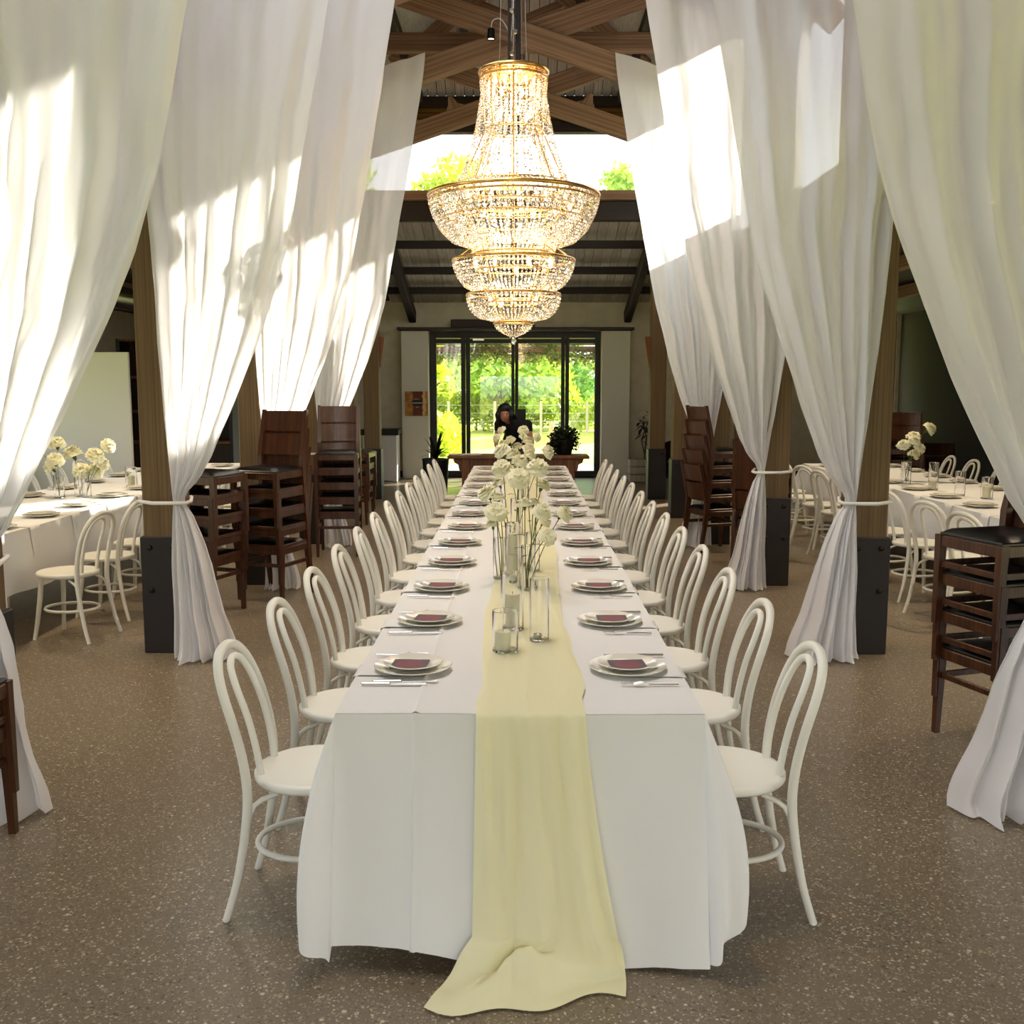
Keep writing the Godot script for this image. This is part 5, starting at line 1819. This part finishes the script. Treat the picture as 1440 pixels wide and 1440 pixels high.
# ------------------------------------------------------------------ downlights in the aisles
func downlights() -> void:
	var n := 0
	for row in 2:
		var s := -1.0 if row == 0 else 1.0
		for k in 4:
			var x := s * 3.75
			var z: float = [-5.9, -8.4, -10.8, -13.2][k]
			var y := aisle_y(x) - 0.02
			var t := thing("ceiling_downlight", "small warm downlight in the %s aisle ceiling, %s from the camera" % [["left", "right"][row], ORD[k]], "downlight", Vector3(x, y, z), 0, "aisle downlights")
			var m := MB.new()
			m.lathe([Vector2(0.03, -0.03), Vector2(0.05, -0.03), Vector2(0.052, 0.03), Vector2(0.03, 0.03)], 20)
			part("trim_ring", m, M.chrome, t)
			m = MB.new()
			m.lathe([Vector2(0, -0.025), Vector2(0.032, -0.02), Vector2(0.032, 0.0), Vector2(0, 0.0)], 16)
			part("lamp", m, M.downlight, t)
			var l := SpotLight3D.new()
			l.name = "downlight_beam"
			l.light_color = Color(1.0, 0.9, 0.74)
			l.light_energy = 4.5
			l.light_size = 0.04
			l.spot_angle = 48
			l.spot_range = 20
			l.spot_attenuation = 2
			l.spot_angle_attenuation = 0.8
			l.shadow_enabled = true
			t.add_child(l)
			l.position = Vector3(0, -0.05, 0)
			l.rotation.x = -PI / 2

func spotlights() -> void:
	for k in 5:  # only the fourth is a known fixture; others added to warm the table top
		var z: float = POST_Z[k]
		var t := thing("black_spotlight", "small black spotlight with white cable on the %s roof truss, row mostly added for light" % ORD[k], "spotlight", Vector3(-0.3, 5.27, z + 0.2), 0, "truss spotlights")
		var m := MB.new()
		m.lathe([Vector2(0, 0.11), Vector2(0.03, 0.11), Vector2(0.036, 0.1), Vector2(0.045, 0.0), Vector2(0.04, 0.0), Vector2(0.032, 0.03), Vector2(0, 0.035)], 18)
		part("housing", m, M.black, t)
		m = MB.new()
		m.lathe([Vector2(0, 0.012), Vector2(0.034, 0.012), Vector2(0.034, 0.02), Vector2(0, 0.02)], 16)
		part("lamp", m, M.downlight, t)
		m = MB.new()
		m.tube(smooth([[0, 0.11, 0], [0.02, 0.19, 0.0], [0.1, 0.2, 0.0], [0.17, 0.1, 0.0], [0.2, -0.02, 0], [0.24, 0.5, -0.1]], 4), 0.006, 6)
		part("cable", m, M.white, t)
		m = MB.new()
		m.box(Vector3(0, 0.09, -0.07), Vector3(0.025, 0.025, 0.12), 0.004)
		part("bracket", m, M.black, t)
		var l := SpotLight3D.new()
		l.name = "spotlight_beam"
		l.light_color = Color(1.0, 0.84, 0.64)
		l.light_energy = 4.3
		l.light_size = 0.035
		l.spot_angle = 46
		l.spot_range = 20
		l.spot_attenuation = 2
		l.spot_angle_attenuation = 0.9
		l.shadow_enabled = true
		t.add_child(l)
		l.position = Vector3(0, -0.01, 0)
		l.rotation.x = -PI / 2

# ------------------------------------------------------------------ stacks of dark chairs
func stack(chair: Node3D, at: Vector3, turn: float, n: int, pitch: float, where: String) -> void:
	for k in n:
		var d := Basis(Vector3.UP, turn) * Vector3(0, 0, 0.012 * k)
		var lv: String = "bottom" if k == 0 else ("top" if k == n - 1 else ["", "second lowest", "third lowest", "fourth lowest", "fifth lowest"][k])
		var label := "walnut chair, %s of the stack %s" % [lv, where]
		var p := at + Vector3(0, pitch * k, 0) + d
		var tr := turn + rng.randf_range(-0.015, 0.015)
		copy(chair, label, p, tr, "stacked walnut chairs")

# ------------------------------------------------------------------
func _ready() -> void:
	rng.seed = 2024
	var cam := Camera3D.new()
	cam.name = "camera"
	cam.position = Vector3(0, 1.75, 0)
	cam.rotation_degrees = Vector3(-7.125, 0.4377, 0)
	cam.fov = 53.13
	cam.near = 0.05
	cam.far = 300
	add_child(cam)
	cam.current = true
	var env := Environment.new()
	env.background_mode = Environment.BG_SKY
	var sky := Sky.new()
	var sm := ProceduralSkyMaterial.new()
	sm.sky_top_color = Color(0.9, 0.93, 0.97)
	sm.sky_horizon_color = Color(0.99, 0.99, 1.0)
	sm.ground_bottom_color = Color(0.5, 0.5, 0.42)
	sm.ground_horizon_color = Color(0.75, 0.76, 0.7)
	sm.sun_angle_max = 8.0
	sm.energy_multiplier = 1.0
	sky.sky_material = sm
	env.sky = sky
	env.background_energy_multiplier = 5.8
	env.tonemap_mode = Environment.TONE_MAPPER_LINEAR
	env.tonemap_exposure = 0.83
	env.sdfgi_enabled = true
	env.ssao_enabled = true
	env.ssil_enabled = true
	var we := WorldEnvironment.new()
	we.name = "world"
	we.environment = env
	add_child(we)
	var sun := DirectionalLight3D.new()
	sun.name = "sun"
	sun.light_color = Color(1.0, 0.965, 0.89)
	sun.light_energy = 11.0
	sun.light_angular_distance = 0.6
	sun.shadow_enabled = true
	add_child(sun)
	sun.look_at_from_position(Vector3.ZERO, Vector3(-1.0, -0.46, 1.0))

	make_materials()
	build_shell()
	build_doors()
	build_outside()
	build_posts()
	build_trusses()
	for k in 4:
		curtain(k, 0)
		curtain(k, 1)
	build_main_table()
	build_chandelier()
	downlights()
	spotlights()

	var P := setting_meshes()
	var cm := MB.new()
	cm.box(Vector3(0, 0, 0), Vector3(0.125, 0.0016, 0.125))
	P.card = cm.mesh()
	cm = MB.new()
	cm.lathe([Vector2(0.05, 0.0008), Vector2(0.05, 0.0013), Vector2(0, 0.0014)], 32)
	P.print = cm.mesh()
	P.nap0 = napkin_mesh(-1.0)
	P.nap1 = napkin_mesh(1.0)
	for k in 13:
		for s in [-1, 1]:
			place_setting(P, s * 0.375, TABLE_Y + 0.005, -3.5 - 0.71 * k, s, k, "along the %s of the long table" % ("left" if s < 0 else "right"), true)
	var chair := bentwood_chair()
	for k in 13:
		for s in [-1, 1]:
			var at := Vector3(s * 0.69, 0, -3.34 - 0.7 * k)
			var lb := "white bentwood chair on the %s of the long table, %s from the camera" % ["left" if s < 0 else "right", ORD[k]]
			var turn := (0.0 if s < 0 else PI) + rng.randf_range(-0.04, 0.04)
			if k == 0 and s == -1:
				chair.position = at
				chair.rotation.y = turn
				tag(chair, lb, "chair", "chairs of the long table")
			else:
				copy(chair, lb, at, turn, "chairs of the long table")
	var blooms := []
	for k in 5:
		blooms.append(bloom_mesh(900 + k))
	build_centrepieces(blooms)
	side_table(0, chair, P, blooms)
	side_table(1, chair, P, blooms)
	var wc := walnut_chair()
	tag(wc, "single dark walnut chair with black seat among the right aisle stacks", "chair", "stacked walnut chairs")
	wc.position = Vector3(5.9, 0, -14.2)
	stack(wc, Vector3(-2.185, 0, -3.62), PI / 2, 2, 0.17, "cut by the left picture edge")
	stack(wc, Vector3(-2.42, 0, -7.75), 1.25, 5, 0.155, "behind the second left post")
	stack(wc, Vector3(-2.03, 0, -8.33), -0.35, 5, 0.152, "in front of the third left post")
	stack(wc, Vector3(-1.87, 0, -10.5), 0.08, 5, 0.15, "in front of the fourth left post")
	stack(wc, Vector3(-2.1, 0, -12.9), 1.5, 4, 0.15, "behind the fourth left post")
	stack(wc, Vector3(2.05, 0, -10.75), 1.9, 5, 0.15, "in front of the fourth right post")
	stack(wc, Vector3(2.35, 0, -9.9), 2.6, 4, 0.15, "behind the third right post")
	stack(wc, Vector3(2.36, 0, -4.9), -1.25, 4, 0.19, "behind the nearest right curtain")
	stack(wc, Vector3(5.1, 0, -13.6), -0.3, 4, 0.15, "behind the right aisle table")
	build_far_end(blooms)
	build_person()
